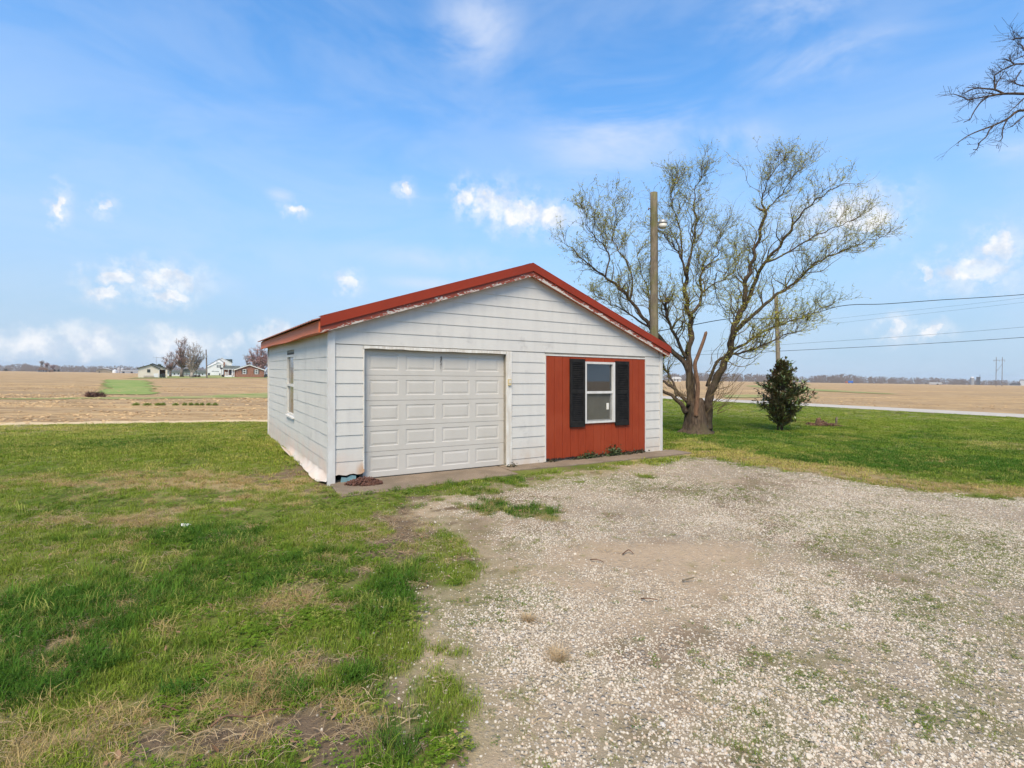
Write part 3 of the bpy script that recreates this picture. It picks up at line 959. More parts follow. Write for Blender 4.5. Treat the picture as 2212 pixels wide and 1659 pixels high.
def build_grass():
    var = [tuft(1, 26, .018, .042, .0032, .06, .2, 1.1, M['blade']), tuft(2, 26, .02, .05, .0032, .065, .2, 1.2, M['blade']),
           tuft(3, 32, .030, .070, .0036, .065, .4, 1.2, M['blade']), tuft(4, 30, .03, .085, .0036, .06, .5, 1.3, M['blade'], .8),
           tuft(5, 24, .03, .07, .0030, .07, 1.2, 2.6, M['blade'], 1.5), tuft(6, 22, .02, .06, .0028, .08, 1.0, 3.0, M['blade'], 1.6),
           clover(7, M['blade']), clover(8, M['blade']),
           tuft(9, 44, .025, .052, .0075, .18, .2, 1.1, M['blade']), tuft(10, 44, .02, .06, .008, .19, .3, 1.4, M['blade']),
           tuft(11, 16, .08, .16, .0040, .05, .5, 1.3, M['blade'], 1.0)]
    PX = []; PY = []; FAR = []
    for dens, y0, y1, far in ((560, 1.5, 4.0, 0), (380, 4.0, 6.0, 0), (240, 6.0, 9.0, 0), (150, 9.0, 12.5, 0), (30, 8.0, 10.0, 1), (80, 10.0, 13.0, 1), (56, 13.0, 22.0, 1), (18, 22, 40, 1)):
        x, y = sample(dens, -y1 * 1.2 - .8, y1 * 1.2 + .8, y0, y1)
        k = in_view(x, y) & (poly_sd(x, y, LAWN) > 0.15) & garage_clear(x, y, 0.06)
        PX.append(x[k]); PY.append(y[k]); FAR.append(np.full(k.sum(), far))
    x = np.concatenate(PX); y = np.concatenate(PY); far = np.concatenate(FAR).astype(bool)
    c = cover(x, y)
    r = RNG.uniform(0, 1, len(x))
    grav = c['g'] > 0.5
    speck = fbm(x, y, 9.0, 2, 123)
    prob = np.where(grav, np.clip((c['weed'] - 0.30) * 1.1 + (speck - .5) * 1.2, 0, 1) * np.where(far, 1.2, .9) * np.clip(c['weed'] * 2.2, 0, 1) * (1 - .6 * c['track']), np.clip(1.12 - c['dirt'] * 1.35 - .35 * c['dry'], 0.03, 1))
    k = r < prob
    k &= np.where(far, RNG.uniform(0, 1, len(x)) < (y - 7.5) / 4.0, RNG.uniform(0, 1, len(x)) < (14.5 - y) / 4.5)
    x, y, far, grav = x[k], y[k], far[k], grav[k]
    c = {q: v[k] for q, v in c.items()}
    n = len(x)
    r1, r2, r3 = RNG.uniform(0, 1, n), RNG.uniform(0, 1, n), RNG.uniform(0, 1, n)
    dryp = sstep(c['dry'] + (r1 - .5) * .5, 0.2, 0.75)
    isdry = r2 < dryp * 0.62
    islush = (~isdry) & (c['lush'] + (r3 - .5) * .5 > 0.72)
    isclov = (~isdry) & (~islush) & (fbm(x, y, 1.3, 3, 91) + c['dirt'] * .3 + (r1 - .5) * .15 > 0.60) & (~far)
    idx = np.where(r3 < .5, 0, 1)
    idx = np.where(islush, np.where(r1 < .5, 2, 3), idx)
    idx = np.where(isdry, np.where(r1 < .5, 4, 5), idx)
    idx = np.where(isclov, np.where(r1 < .5, 6, 7), idx)
    tall = islush & (RNG.uniform(0, 1, n) < .05 + .25 * ell(x, y, 110, 1300, 160, 45)) & (y < 9)
    idx = np.where(tall, 10, idx)
    idx = np.where(far, np.where(r3 < .5, 8, 9), idx)
    s = RNG.uniform(.75, 1.25, n)
    s = np.where(grav, s * np.where(far, .34, .40), s)
    s = np.where(far & (y > 13), s * .95, s)
    g1 = lerp(np.broadcast_to((0.205, 0.222, 0.050), (n, 3)), np.broadcast_to((0.070, 0.130, 0.030), (n, 3)), sstep(c['lush'] + (r1 - .5) * .35, .25, .95))
    g1 = lerp(g1, np.broadcast_to((0.115, 0.17, 0.025), (n, 3)), isclov * 0.7)
    g1 = lerp(g1, np.broadcast_to((0.40, 0.30, 0.15), (n, 3)), np.where(far, np.clip(dryp * 1.0 + .75 * (r2 < .42) * (x < 3), 0, 1), isdry * 1.0))
    # a few blades of straw everywhere
    g1 = lerp(g1, np.broadcast_to((0.33, 0.27, 0.13), (n, 3)), (RNG.uniform(0, 1, n) < .16) * .75)
    g1 = lerp(g1, np.broadcast_to((0.17, 0.18, 0.045), (n, 3)), grav * .6)
    g1 = g1 * np.where(isdry[:, None] & ~far[:, None], (1.0, .98, .85), (.94, 1.14, .60)) * np.where(far, 1.14, 1.05)[:, None] * RNG.uniform(.78, 1.25, n)[:, None]
    rot = np.c_[RNG.uniform(-.1, .1, n), RNG.uniform(-.1, .1, n), RNG.uniform(0, 6.283, n)]
    P = np.c_[x, y, relief(x, y)]
    scatter('grass', var, P, idx, np.c_[s, s, s * np.where(islush, 1.0, .95)], rot, g1, 'patchy green and straw-coloured lawn grass', 'grass')
    print('grass tufts', n)

def build_gravel():
    var = [stone(s, M['stone'], f) for s, f in ((1, .55), (2, .65), (3, .75), (4, .5), (5, .7), (6, .6), (7, .8))]
    PX = []; PY = []; S = []
    for dens, y0, y1, s0, s1 in ((8200, 1.5, 3.2, .006, .023), (7000, 3.2, 4.6, .006, .021), (5000, 4.6, 6.5, .007, .020), (2600, 6.5, 9.0, .009, .022), (1000, 9.0, 13.0, .011, .026)):
        x, y = sample(dens, -2.6, y1 * 1.2 + .8, y0, y1)
        k = in_view(x, y) & garage_clear(x, y)
        x, y = x[k], y[k]
        PX.append(x); PY.append(y); S.append(s0 + (s1 - s0) * RNG.uniform(0, 1, len(x)) ** 2.2)
    x = np.concatenate(PX); y = np.concatenate(PY); s = np.concatenate(S)
    c = cover(x, y)
    p = np.clip(c['g'] * 1.0 - c['track'] * .95 - np.clip(c['weed'] - .4, 0, 1) * .3, 0.0, 1) * np.clip(.25 + (fbm(x, y, 2.4, 3, 61) * 1.35), 0, 1) * np.clip(-.25 + 2.3 * fbm(x, y, .75, 3, 62), .25, 1)
    p = np.maximum(p, np.exp(-(c['sd'] / .5) ** 2) * .06)
    k = RNG.uniform(0, 1, len(x)) < p
    x, y, s = x[k], y[k], s[k]
    n = len(x)
    big = RNG.uniform(0, 1, n) < .010
    s = np.where(big, s * 1.9, s)
    t = RNG.uniform(0, 1, n)
    tint = lerp(np.broadcast_to((0.46, 0.41, 0.335), (n, 3)), np.broadcast_to((0.33, 0.28, 0.215), (n, 3)), t ** 1.0)
    tint = lerp(tint, np.broadcast_to((0.34, 0.335, 0.33), (n, 3)), (RNG.uniform(0, 1, n) < .07) * .6)
    tint = lerp(tint, np.broadcast_to((0.42, 0.31, 0.22), (n, 3)), (RNG.uniform(0, 1, n) < .10) * .7)
    P = np.c_[x, y, relief(x, y) + s * .02]
    rot = np.c_[RNG.uniform(-.5, .5, n), RNG.uniform(-.5, .5, n), RNG.uniform(0, 6.283, n)]
    scatter('gravel', var, P, RNG.integers(0, len(var), n), np.c_[s, s, s], rot, tint, 'loose pale limestone gravel strewn over the driveway', 'gravel')
    print('stones', n)

def build_clods():
    var = [stone(s, M['clod'], f) for s, f in ((21, .5), (22, .6), (23, .45))]
    x1, y1 = sample(10, -42, 2, 15, 34)
    x2, y2 = sample(1.4, 20, 75, 25, 60)
    x3, y3 = sample(1.6, -60, 0, 34, 55)
    x = np.concatenate([x1, x2, x3]); y = np.concatenate([y1, y2, y3])
    k = (poly_sd(x, y, LAWN) < -0.9) & in_view(x, y) & ((x < 12) | (poly_sd(x, y, ROAD_NEAR + ROAD_FAR[::-1]) < -.5)) & (fbm(x, y * 3, .25, 3, 71) > .46)
    k &= ~((x > 10) & (x < 28) & (y < 38) & (x * .72 + y < 46))
    x, y = x[k], y[k]
    n = len(x)
    s = RNG.uniform(.04, .13, n) * np.where(RNG.uniform(0, 1, n) < .04, 1.8, 1.0)
    tint = lerp(np.broadcast_to((0.46, 0.32, 0.175), (n, 3)), np.broadcast_to((0.24, 0.16, 0.09), (n, 3)), RNG.uniform(0, 1, n) ** 1.5)
    scatter('soil_clods', var, np.c_[x, y, gz(y) - .05 - .05 * sstep(y, 25, 45) + s * .1], RNG.integers(0, 3, n), np.c_[s * 1.6, s, s * .8], np.c_[np.zeros(n), np.zeros(n), RNG.uniform(-.6, .6, n)],
            tint, 'clods and crop stubble lying on the tilled field', 'soil clods')

def build_litter():
    V = np.array([(-.5, 0, 0), (-.2, -.22, .06), (.2, -.2, .1), (.55, 0, .02), (.2, .2, .12), (-.2, .22, .05), (0, 0, .0)])
    F = np.array([(0, 1, 6), (1, 2, 6), (2, 3, 6), (3, 4, 6), (4, 5, 6), (5, 0, 6)])
    V2 = V * np.array([1, .8, -1.6]) + np.array([0, 0, .15])
    var = []
    for vv in (V, V2):
        me = fast_mesh('leaf', vv, F); me.materials.append(M['dead_leaf']); var.append(me)
    x, y = sample(26, -9, 3, 2.0, 9)
    c = cover(x, y)
    k = in_view(x, y) & garage_clear(x, y, .05) & (c['g'] < .4) & (RNG.uniform(0, 1, len(x)) < .18 + .6 * c['dirt'] + .4 * c['dry'])
    x, y = x[k], y[k]
    n = len(x)
    s = RNG.uniform(.025, .058, n)
    tint = lerp(np.broadcast_to((0.19, 0.10, 0.05), (n, 3)), np.broadcast_to((0.33, 0.215, 0.13), (n, 3)), RNG.uniform(0, 1, n))
    scatter('fallen_leaves', var, np.c_[x, y, relief(x, y) + .022], RNG.integers(0, 2, n), np.c_[s, s, s], np.c_[RNG.uniform(-.5, .5, n), RNG.uniform(-.5, .5, n), RNG.uniform(0, 6.28, n)], tint,
            'curled brown leaves scattered through the lawn', 'fallen leaves')
    # trampled straw stems lying about
    var = []
    for sd in range(4):
        g = np.random.default_rng(sd + 40)
        m = MB()
        for i in range(5):
            a = g.uniform(0, 3.14); L = g.uniform(.018, .055); ox, oy = g.uniform(-.06, .06, 2)
            dx, dy = math.cos(a) * L, math.sin(a) * L
            m.tube([(ox - dx, oy - dy, .006), (ox, oy, g.uniform(.008, .025)), (ox + dx, oy + dy, .005)], .0013, 3, False)
        me = bpy.data.meshes.new('straw'); me.from_pydata(m.v, [], m.f); me.materials.append(M['dead_leaf']); var.append(me)
    x, y = sample(190, -6, 4, 1.6, 6.5)
    c = cover(x, y)
    k = in_view(x, y) & garage_clear(x, y) & (RNG.uniform(0, 1, len(x)) < np.where(c['g'] > .5, .03, .05 + .8 * np.clip(c['dry'] + c['dirt'] - .1, 0, 1)))
    x, y = x[k], y[k]; n = len(x)
    tint = lerp(np.broadcast_to((0.44, 0.34, 0.20), (n, 3)), np.broadcast_to((0.26, 0.18, 0.11), (n, 3)), RNG.uniform(0, 1, n))
    s = RNG.uniform(.7, 1.3, n)
    scatter('dead_straw', var, np.c_[x, y, relief(x, y) + .012], RNG.integers(0, 4, n), np.c_[s, s, s], np.c_[np.zeros(n), np.zeros(n), RNG.uniform(0, 6.28, n)], tint, 'flattened dead straw lying in the bare patches', 'straw')

build_grass()
build_gravel()
build_clods()
build_litter()

# ================================================================== THE GARAGE
GW, GD = 7.5, 7.3                       # front width, depth
APEX = (3.76, 3.91)                     # ridge, in the plane of the front rake
EL_L, EL_R = (-0.22, 2.585), (7.66, 2.45)
OVER = 0.15
C0, CE = 0.137, 0.208                   # siding: first course line, exposure
garage = empty('garage', (GX, GY, 0.0), GTH)
tag(garage, 'white lap-sided garage with red metal roof edge and red board panel', 'garage')
GPARTS = []

def gpart(mb, name, mat, parent=None, smooth=False, peel=None):
    o = mb.build(name, mat, parent or garage, smooth)
    GPARTS.append(o)
    if peel is not None:
        a = o.data.attributes.new('peel', 'FLOAT', 'POINT')
        a.data.foreach_set('value', [peel(v.co) for v in o.data.vertices])
    return o

def roof_z(u):
    """top of the roof at u"""
    if u < APEX[0]:
        return EL_L[1] + (APEX[1] - EL_L[1]) * (u - EL_L[0]) / (APEX[0] - EL_L[0])
    return EL_R[1] + (APEX[1] - EL_R[1]) * (EL_R[0] - u) / (EL_R[0] - APEX[0])

def roof_u(z, side):
    if side < 0:
        return EL_L[0] + (APEX[0] - EL_L[0]) * (z - EL_L[1]) / (APEX[1] - EL_L[1])
    return EL_R[0] - (EL_R[0] - APEX[0]) * (z - EL_R[1]) / (APEX[1] - EL_R[1])

DOOR = (0.535, 3.235, 0.035, 2.145)
PANEL = (4.155, 6.965, 0.012, 2.15)
WIN = (5.155, 6.005, 0.755, 2.055)
SWIN = (3.20, 4.12, 0.80, 2.12)         # window of the left wall, along its depth

def front_wall():
    b = MB()
    b.box(0.0, DOOR[0], 0, .11, .16, 2.14).box(DOOR[1], WIN[0], 0, .11, 0, 2.14).box(WIN[1], GW, 0, .11, 0, 2.14)
    b.box(WIN[0], WIN[1], 0, .11, 0, WIN[2]).box(WIN[0], WIN[1], 0, .11, WIN[3], 2.14)
    e = .10
    b.prism([(0, 0, 2.141), (GW, 0, 2.141), (GW, 0, roof_z(GW) - e), (APEX[0], 0, APEX[1] - e), (0, 0, roof_z(0) - e)], (0, .11, 0))
    gpart(b, 'front_wall', M['rough_wall'])
    b = MB()
    b.box(.002, .11, .111, SWIN[0], .0, 2.44).box(.002, .11, SWIN[1], GD, .0, 2.44).box(.002, .11, SWIN[0], SWIN[1], 0, SWIN[2]).box(.002, .11, SWIN[0], SWIN[1], SWIN[3], 2.44)
    gpart(b, 'side_wall', M['rough_wall'])
    gpart(MB().box(GW - .11, GW, .111, GD, 0, 2.34), 'side_wall', M['trim_white'])
    b = MB()
    b.prism([(.111, GD - .11, 0), (GW - .111, GD - .11, 0), (GW - .111, GD - .11, roof_z(GW) - .16), (APEX[0], GD - .11, APEX[1] - .16), (.111, GD - .11, roof_z(0) - .16)], (0, .11, 0))
    gpart(b, 'rear_wall', M['trim_white'])
    gpart(MB().box(.12, GW - .12, .12, GD - .12, -.05, .03), 'floor_slab', M['floor'])
    # exposed framing where the lowest siding is gone
    b = MB().box(.03, .52, .05, .10, .0, .045).box(.47, .515, .012, .09, .045, .158).box(.03, .075, .02, .09, .045, .158)
    gpart(b, 'sill_framing', M['dark_frame'])
    g = MB()
    g.prism([(.17, -.005, .01), (.40, -.012, .02), (.405, -.012, .105), (.33, -.01, .12), (.27, -.008, .085), (.18, -.006, .10)], (0, .035, 0))
    gpart(g, 'foam_board', M['foam'])

def siding_front():
    rng = random.Random(3)
    k = -1
    while True:
        z0 = C0 + CE * k; z1 = z0 + CE + .012
        if k == -1:
            z0 = .014
        if z0 > APEX[1] - .27:
            break
        segs = []
        t = .0                                                     # thickness at the butt
        if z1 < 2.24:
            zt = min(z1, 2.205)
            if k >= 0:
                segs.append((.075, DOOR[0] - .012, z0, zt))
            segs.append((3.36, PANEL[0] - .012, z0, zt))
            segs.append((PANEL[1] + .012, GW - .05, z0, zt))
            for u0, u1, a, c in segs:
                d0, d1 = rng.uniform(-.003, .003), rng.uniform(-.003, .003)
                b = MB()
                if k == 0 and u0 < .1:                             # lowest board, ragged foot
                    us = np.linspace(u0, u1 + .012, 9)
                    zb = [a + .012 * math.sin(i * 1.7) + (.01 if i == 8 else 0) for i in range(9)]
                    vs = [(u, -.024 - .006 * (i / 8), zb[i]) for i, u in enumerate(us)] + [(u, -.008, c) for u in us] + [(u, -.004, zb[i]) for i, u in enumerate(us)]
                    fs = [(i, i + 1, 10 + i, 9 + i) for i in range(8)] + [(i + 1, i, 18 + i, 19 + i) for i in range(8)]
                    b.add(vs, fs)
                else:
                    b.add([(u0, -.017, a + d0), (u1, -.017, a + d1), (u1, -.006, c), (u0, -.006, c), (u0, -.001, a + d0), (u1, -.001, a + d1), (u1, -.001, c), (u0, -.001, c)],
                          [(0, 1, 2, 3), (4, 5, 1, 0), (3, 2, 6, 7), (0, 3, 7, 4), (1, 5, 6, 2)])
                gpart(b, 'siding_board', M['siding'])
        else:
            lim = APEX[1] - .13
            zc = min(z1, lim)
            def ends(z):
                zz = z + .13
                return max(.012, roof_u(zz, -1)) if z > 2.30 else .06, min(GW - .012, roof_u(zz, 1)) if z > 2.20 else GW - .05
            l0, r0 = ends(z0); l1, r1 = ends(zc)
            l0, r0 = max(l0 - .03, .06), min(r0 + .03, GW - .05)
            b = MB()
            b.add([(l0, -.016, z0), (r0, -.016, z0), (max(r1, l1 + .01), -.006, zc), (l1, -.006, zc), (l0, -.001, z0), (r0, -.001, z0), (max(r1, l1 + .01), -.001, zc), (l1, -.001, zc)],
                  [(0, 1, 2, 3), (4, 5, 1, 0), (3, 2, 6, 7), (0, 3, 7, 4), (1, 5, 6, 2)])
            gpart(b, 'siding_board', M['siding'])
        k += 1

def siding_side():
    rng = random.Random(5)
    for k in range(0, 11):
        z0 = C0 + CE * k; z1 = min(z0 + CE + .012, 2.45)
        segs = [(.05, GD)]
        if z1 > SWIN[2] + .02 and z0 < SWIN[3] - .02:
            segs = [(.05, SWIN[0]), (SWIN[1] + rng.uniform(.0, .05), GD)]
        for v0, v1 in segs:
            n = 10
            vs = []
            for i in range(n + 1):
                v = v0 + (v1 - v0) * i / n
                w = .004 * math.sin(v * 2.1 + k * 1.3) + .003 * math.sin(v * 5.3 + k)
                vs += [(-.014 + w * .6, v, z0 + .004 * math.sin(v * .9 + k)), (-.006, v, z1), (-.001, v, z0), (-.001, v, z1)]
            fs = []
            for i in range(n):
                a = i * 4
                fs += [(a, a + 1, a + 5, a + 4), (a + 2, a, a + 4, a + 6), (a + 1, a + 3, a + 7, a + 5)]
            fs += [(0, 2, 3, 1), (n * 4 + 1, n * 4 + 3, n * 4 + 2, n * 4)]
            gpart(MB().add(vs, fs), 'siding_board', M['siding'])
    # buckled skirt sheet along the foot
    n, m = 64, 6
    vs = []
    for i in range(n + 1):
        v = .03 + 7.2 * (i / n) ** 1.35
        near = max(0.0, 1 - v / 4.2)
        for j in range(m + 1):
            s = j / m                                              # 0 top, 1 foot
            out = .020 + (.13 * near ** .8 + .01) * s ** 1.7 * (1 + .16 * math.sin(v * 2.3) + .10 * math.sin(v * 9.7 + 1)) + .008 * math.sin(v * 13 + s * 5) * near
            out *= (1 - .75 * max(0, 1 - v / .5))
            zf = .0 + .03 * near * (1 + math.sin(v * 1.9 + .6)) + .008 * math.sin(v * 11) - (.05 * max(0, 1 - abs(v - .35) / .4))
            if v > 4.0: zf = -.01
            z = (C0 + .02) * (1 - s) + zf * s
            vs.append((-out, v, z))
    fs = [(i * (m + 1) + j, i * (m + 1) + j + 1, (i + 1) * (m + 1) + j + 1, (i + 1) * (m + 1) + j) for i in range(n) for j in range(m)]
    gpart(MB().add(vs, fs), 'skirt_sheet', M['siding'], smooth=True)
    # torn flap curling off the foot
    vs = []
    for i in range(7):
        for j in range(5):
            a, s = i / 6, j / 4
            v = 3.0 + a * .78
            vs.append((-.05 - .20 * s ** 1.2 * math.sin(a * 2.6 + .3) - .02 * math.sin(a * 9), v + .10 * s * math.sin(a * 5), .015 + .19 * s * (math.sin(a * 3.14) ** .8) * (1.0 - .25 * a) + .02 * a))
    fs = [(i * 5 + j, i * 5 + j + 1, (i + 1) * 5 + j + 1, (i + 1) * 5 + j) for i in range(6) for j in range(4)]
    gpart(MB().add(vs, fs), 'torn_flap', M['siding'], smooth=True)
    # corner posts
    b = MB().box(-.028, .075, -.034, -.0015, -.02, 2.43).box(-.034, -.0015, -.0338, .055, -.02, 2.44)
    gpart(b, 'corner_post', M['trim_white'])
    gpart(MB().box(GW - .05, GW + .03, -.034, -.0015, .0, 2.37).box(GW + .0015, GW + .034, -.0338, .06, .0, 2.35), 'corner_post', M['trim_white'])
    gpart(MB().box(-.034, -.0015, GD - .05, GD + .03, 0, 2.44), 'corner_post', M['trim_white'])

def garage_door():
    u0, u1, z0, z1 = DOOR
    yb = .075                                                      # set back in the opening
    back = MB().box(u0 + .002, u1 - .002, yb + .03, yb + .045, z0, z1)
    d = gpart(back, 'garage_door', M['door'])
    n = 5
    h = (z1 - z0) / n
    pw = (u1 - u0) / 4
    for r in range(n):
        a = z0 + r * h + .0025; c = z0 + (r + 1) * h - .0025
        # section face with four sunk fields
        b = MB()
        us = [u0 + .002]; 
        fields = []
        for q in range(4):
            m = .085 if q in (0, 3) else .075
            f0, f1 = u0 + q * pw + (.115 if q == 0 else .065), u0 + (q + 1) * pw - (.115 if q == 3 else .065)
            fields.append((f0, f1, a + .085, c - .075))
        xs = [u0 + .002] + [e for f in fields for e in f[:2]] + [u1 - .002]
        zs = [a, fields[0][2], fields[0][3], c]
        y = yb
        for i in range(len(xs) - 1):
            for j in range(3):
                if j == 1 and i % 2 == 1:
                    continue
                b.add([(xs[i], y, zs[j]), (xs[i + 1], y, zs[j]), (xs[i + 1], y, zs[j + 1]), (xs[i], y, zs[j + 1])], [(0, 1, 2, 3)])
        X0, X1 = xs[0], xs[-1]
        b.add([(X0, y, a), (X1, y, a), (X1, y + .028, a), (X0, y + .028, a)], [(3, 2, 1, 0)])
        b.add([(X0, y, c), (X1, y, c), (X1, y + .028, c - .0), (X0, y + .028, c)], [(0, 1, 2, 3)])
        gpart(b, 'door_section', M['door'], d)
        for f0, f1, g0, g1 in fields:
            p = MB()
            def ring(i, yy): return [(f0 + i, yy, g0 + i), (f1 - i, yy, g0 + i), (f1 - i, yy, g1 - i), (f0 + i, yy, g1 - i)]
            rs = ring(0, y) + ring(.010, y + .006) + ring(.026, y + .006) + ring(.052, y + .001)
            fs = [tuple((l * 4 + q, l * 4 + (q + 1) % 4, (l + 1) * 4 + (q + 1) % 4, (l + 1) * 4 + q)) for l in range(3) for q in range(4)] + [(12, 13, 14, 15)]
            p.add(rs, fs)
            gpart(p, 'raised_panel', M['door'], d)
    gpart(MB().box(u0 + .002, u1 - .002, yb - .004, yb + .03, .008, z0 - .001), 'bottom_seal', M['dark_frame'], d)
    # door surround
    gpart(MB().box(DOOR[1] + .001, 3.352, -.03, .1, .02, 2.205), 'door_jamb', M['jamb'])
    gpart(MB().box(DOOR[0] - .014, DOOR[0] + .001, -.024, .1, .15, 2.145), 'door_jamb', M['jamb'])
    n = 24
    vs = []
    for i in range(n + 1):                                         # head trim with a chewed lower edge near the left end
        u = DOOR[0] - .014 + (3.24 - DOOR[0]) * i / n
        e = .012 * abs(math.sin(i * 2.3)) if i < 7 else .003 * math.sin(i)
        vs += [(u, -.027, 2.151 + e), (u, -.027, 2.203), (u, .1, 2.151 + e), (u, .1, 2.203)]
    fs = []
    for i in range(n):
        a = i * 4
        fs += [(a, a + 4, a + 5, a + 1), (a + 2, a + 6, a + 4, a), (a + 1, a + 5, a + 7, a + 3)]
    gpart(MB().add(vs, fs), 'door_head', M['jamb'])
    k = gpart(MB().box(3.262, 3.325, -.056, -.03, 1.555, 1.675), 'door_button', M['keypad'])
    gpart(MB().box(3.275, 3.312, -.060, -.0555, 1.60, 1.655), 'button_cover', M['jamb'], k)

def red_panel():
    us = [4.163, 4.37, 4.578, 4.783, 4.99, 5.2, 5.4, 5.62, 5.729, 5.935, 6.138, 6.345, 6.556, 6.759, 6.958]
    rng = random.Random(9)
    for i in range(len(us) - 1):
        a, c = us[i] + .004, us[i + 1] - .004
        def foot(u):
            return PANEL[2] + .018 + (.022 * abs(math.sin(u * 9.1)) + .028 * abs(math.sin(u * 17.7 + 1))) * (1 if u > 4.75 else .45)
        y = -.022 - rng.uniform(0, .003)
        spans = [(None, PANEL[3] - .004)]
        if c > WIN[0] - .01 and a < WIN[1] + .01:
            if a < WIN[0] - .02 or c > WIN[1] + .02:               # board partly behind the window
                spans = [(None, WIN[2] - .003), (WIN[3] + .003, PANEL[3] - .004)]
                if a < WIN[0] - .02:
                    gpart(MB().box(a, WIN[0] - .002, y, -.001, WIN[2] - .0025, WIN[3] + .0025), 'red_board', M['redboard'])
                else:
                    gpart(MB().box(WIN[1] + .002, c, y, -.001, WIN[2] - .0025, WIN[3] + .0025), 'red_board', M['redboard'])
            else:
                spans = [(None, WIN[2] - .003), (WIN[3] + .003, PANEL[3] - .004)]
        for lo, hi in spans:
            b = MB()
            if lo is None:
                n = 6
                top = [(a, hi), (c, hi)]
                pts = [(a + (c - a) * j / n, foot(a + (c - a) * j / n)) for j in range(n + 1)]
                poly = [(u, y, z) for u, z in pts] + [(c, y, hi), (a, y, hi)]
                b.prism(poly, (0, -y - .001, 0))
            else:
                b.box(a, c, y, -.001, lo, hi)
            gpart(b, 'red_board', M['redboard'])
    # grooves between the boards show a red backing sheet, and white beads frame it
    gpart(MB().box(PANEL[0], WIN[0] - .004, -.012, -.0015, .05, 2.145).box(WIN[1] + .004, PANEL[1], -.012, -.0015, .05, 2.145).box(WIN[0] - .003, WIN[1] + .003, -.012, -.0015, .05, WIN[2] - .004), 'panel_backing', M['redboard'])
    gpart(MB().box(PANEL[0] - .012, PANEL[0] + .006, -.030, -.001, .03, 2.150).box(PANEL[0] - .012, PANEL[1] + .012, -.031, -.001, 2.1505, 2.178).box(PANEL[1] - .006, PANEL[1] + .012, -.030, -.001, .03, 2.150), 'panel_bead', M['trim_white'])

def window_front():
    u0, u1, z0, z1 = WIN
    b = MB()
    f = .045
    y0 = -.055
    b.box(u0, u0 + f, y0, .06, z0, z1).box(u1 - f - .02, u1, y0, .06, z0, z1).box(u0 + f, u1 - f - .02, y0, .06, z1 - f, z1).box(u0 + f, u1 - f - .02, y0, .06, z0, z0 + f * .8)
    w = gpart(b, 'window', M['trim_white'])
    zm = 1.405
    gpart(MB().box(u0 + f - .001, u1 - f - .019, y0 + .012, .03, zm - .025, zm + .025), 'meeting_rail', M['trim_white'], w)
    b = MB().box(u0 + f, u0 + f + .022, y0 + .03, .02, z0 + f * .8, zm - .025).box(u1 - f - .06, u1 - f - .02, y0 + .03, .02, z0 + f * .8, zm - .025).box(u0 + f + .022, u1 - f - .06, y0 + .03, .02, z0 + f * .8, z0 + f * .8 + .03)
    gpart(b, 'lower_sash', M['galv'], w)
    for p0, p1 in ((u0 + f, u0 + f + .012), (u1 - f - .032, u1 - f - .02)):
        gpart(MB().box(p0, p1, y0 + .035, .03, zm + .025, z1 - f), 'sash_stile', M['galv'], w)
    gpart(MB().box(u0 + f, u1 - f - .02, -.003, .001, zm + .026, z1 - f - .001), 'pane', M['glass_clear'], w)
    gpart(MB().box(u0 + f + .02, u1 - f - .058, .003, .007, z0 + f * .8 + .03, zm - .027), 'pane', M['glass_dusty'], w)
    gpart(MB().box(5.80, 5.865, -.005, .0015, 1.03, 1.17), 'sticker', M['paper'], w)
    for a, c, s in ((4.757, 5.15, 0), (6.02, 6.425, 1)):
        zl, zh = (.69, 2.105) if s == 0 else (.675, 2.085)
        b = MB()
        st = .05
        yf, yb = -.062, -.026
        b.box(a, a + st, yf, yb, zl, zh).box(c - st, c, yf, yb, zl, zh)
        mid = zl + (zh - zl) * .515
        for r0, r1 in ((zl, zl + .11), (mid - .035, mid + .035), (zh - .075, zh)):
            b.box(a + st, c - st, yf + .0015, yb, r0, r1)
        b.box(a + st, c - st, yb - .006, yb - .001, zl + .11, zh - .075)
        sh = gpart(b, 'shutter', M['shutter'])
        for r0, r1 in ((zl + .11, mid - .035), (mid + .035, zh - .075)):
            n = 15
            for i in range(n):
                q = r0 + (r1 - r0) * (i + .5) / n
                p = (r1 - r0) / n
                l = MB().add([(a + st - .001, yf + .004, q - p * .42), (c - st + .001, yf + .004, q - p * .42), (c - st + .001, yb - .007, q + p * .40), (a + st - .001, yb - .007, q + p * .40),
                              (a + st - .001, yf + .009, q - p * .46), (c - st + .001, yf + .009, q - p * .46)], [(0, 1, 2, 3), (4, 5, 1, 0)])
                gpart(l, 'louvre', M['shutter'], sh)

def window_side():
    v0, v1, z0, z1 = SWIN
    b = MB()
    x0, x1 = -.012, .09
    f = .05
    b.box(x0, x1, v0, v0 + f, z0, z1).box(x0, x1, v1 - f, v1 - .001, z0, z1).box(x0, x1, v0 + f, v1 - f, z1 - f, z1).box(x0, x1, v0 + f, v1 - f, z0, z0 + f)
    w = gpart(b, 'window', M['trim_white'])
    zm = 1.46
    gpart(MB().box(x0 - .004, .05, v0 + f, v1 - f, zm - .025, zm + .025), 'meeting_rail', M['trim_white'], w)
    gpart(MB().box(.022, .026, v0 + f, v1 - f, zm + .025, z1 - f), 'pane', M['glass_dusty'], w)
    gpart(MB().box(.022, .026, v0 + f, v1 - f, z0 + f, zm - .025), 'pane', M['glass_dusty'], w)
    gpart(MB().box(-.06, .0, v0 - .03, v1 + .01, z0 - .035, z0 - .001), 'sill', M['trim_white'], w)
    gpart(MB().box(-.004, .02, v1 + .001, v1 + .06, z0, z1 + .03).box(-.004, .02, v0, v1 + .06, z1 + .001, z1 + .045), 'window_gap', M['dark_frame'], w)

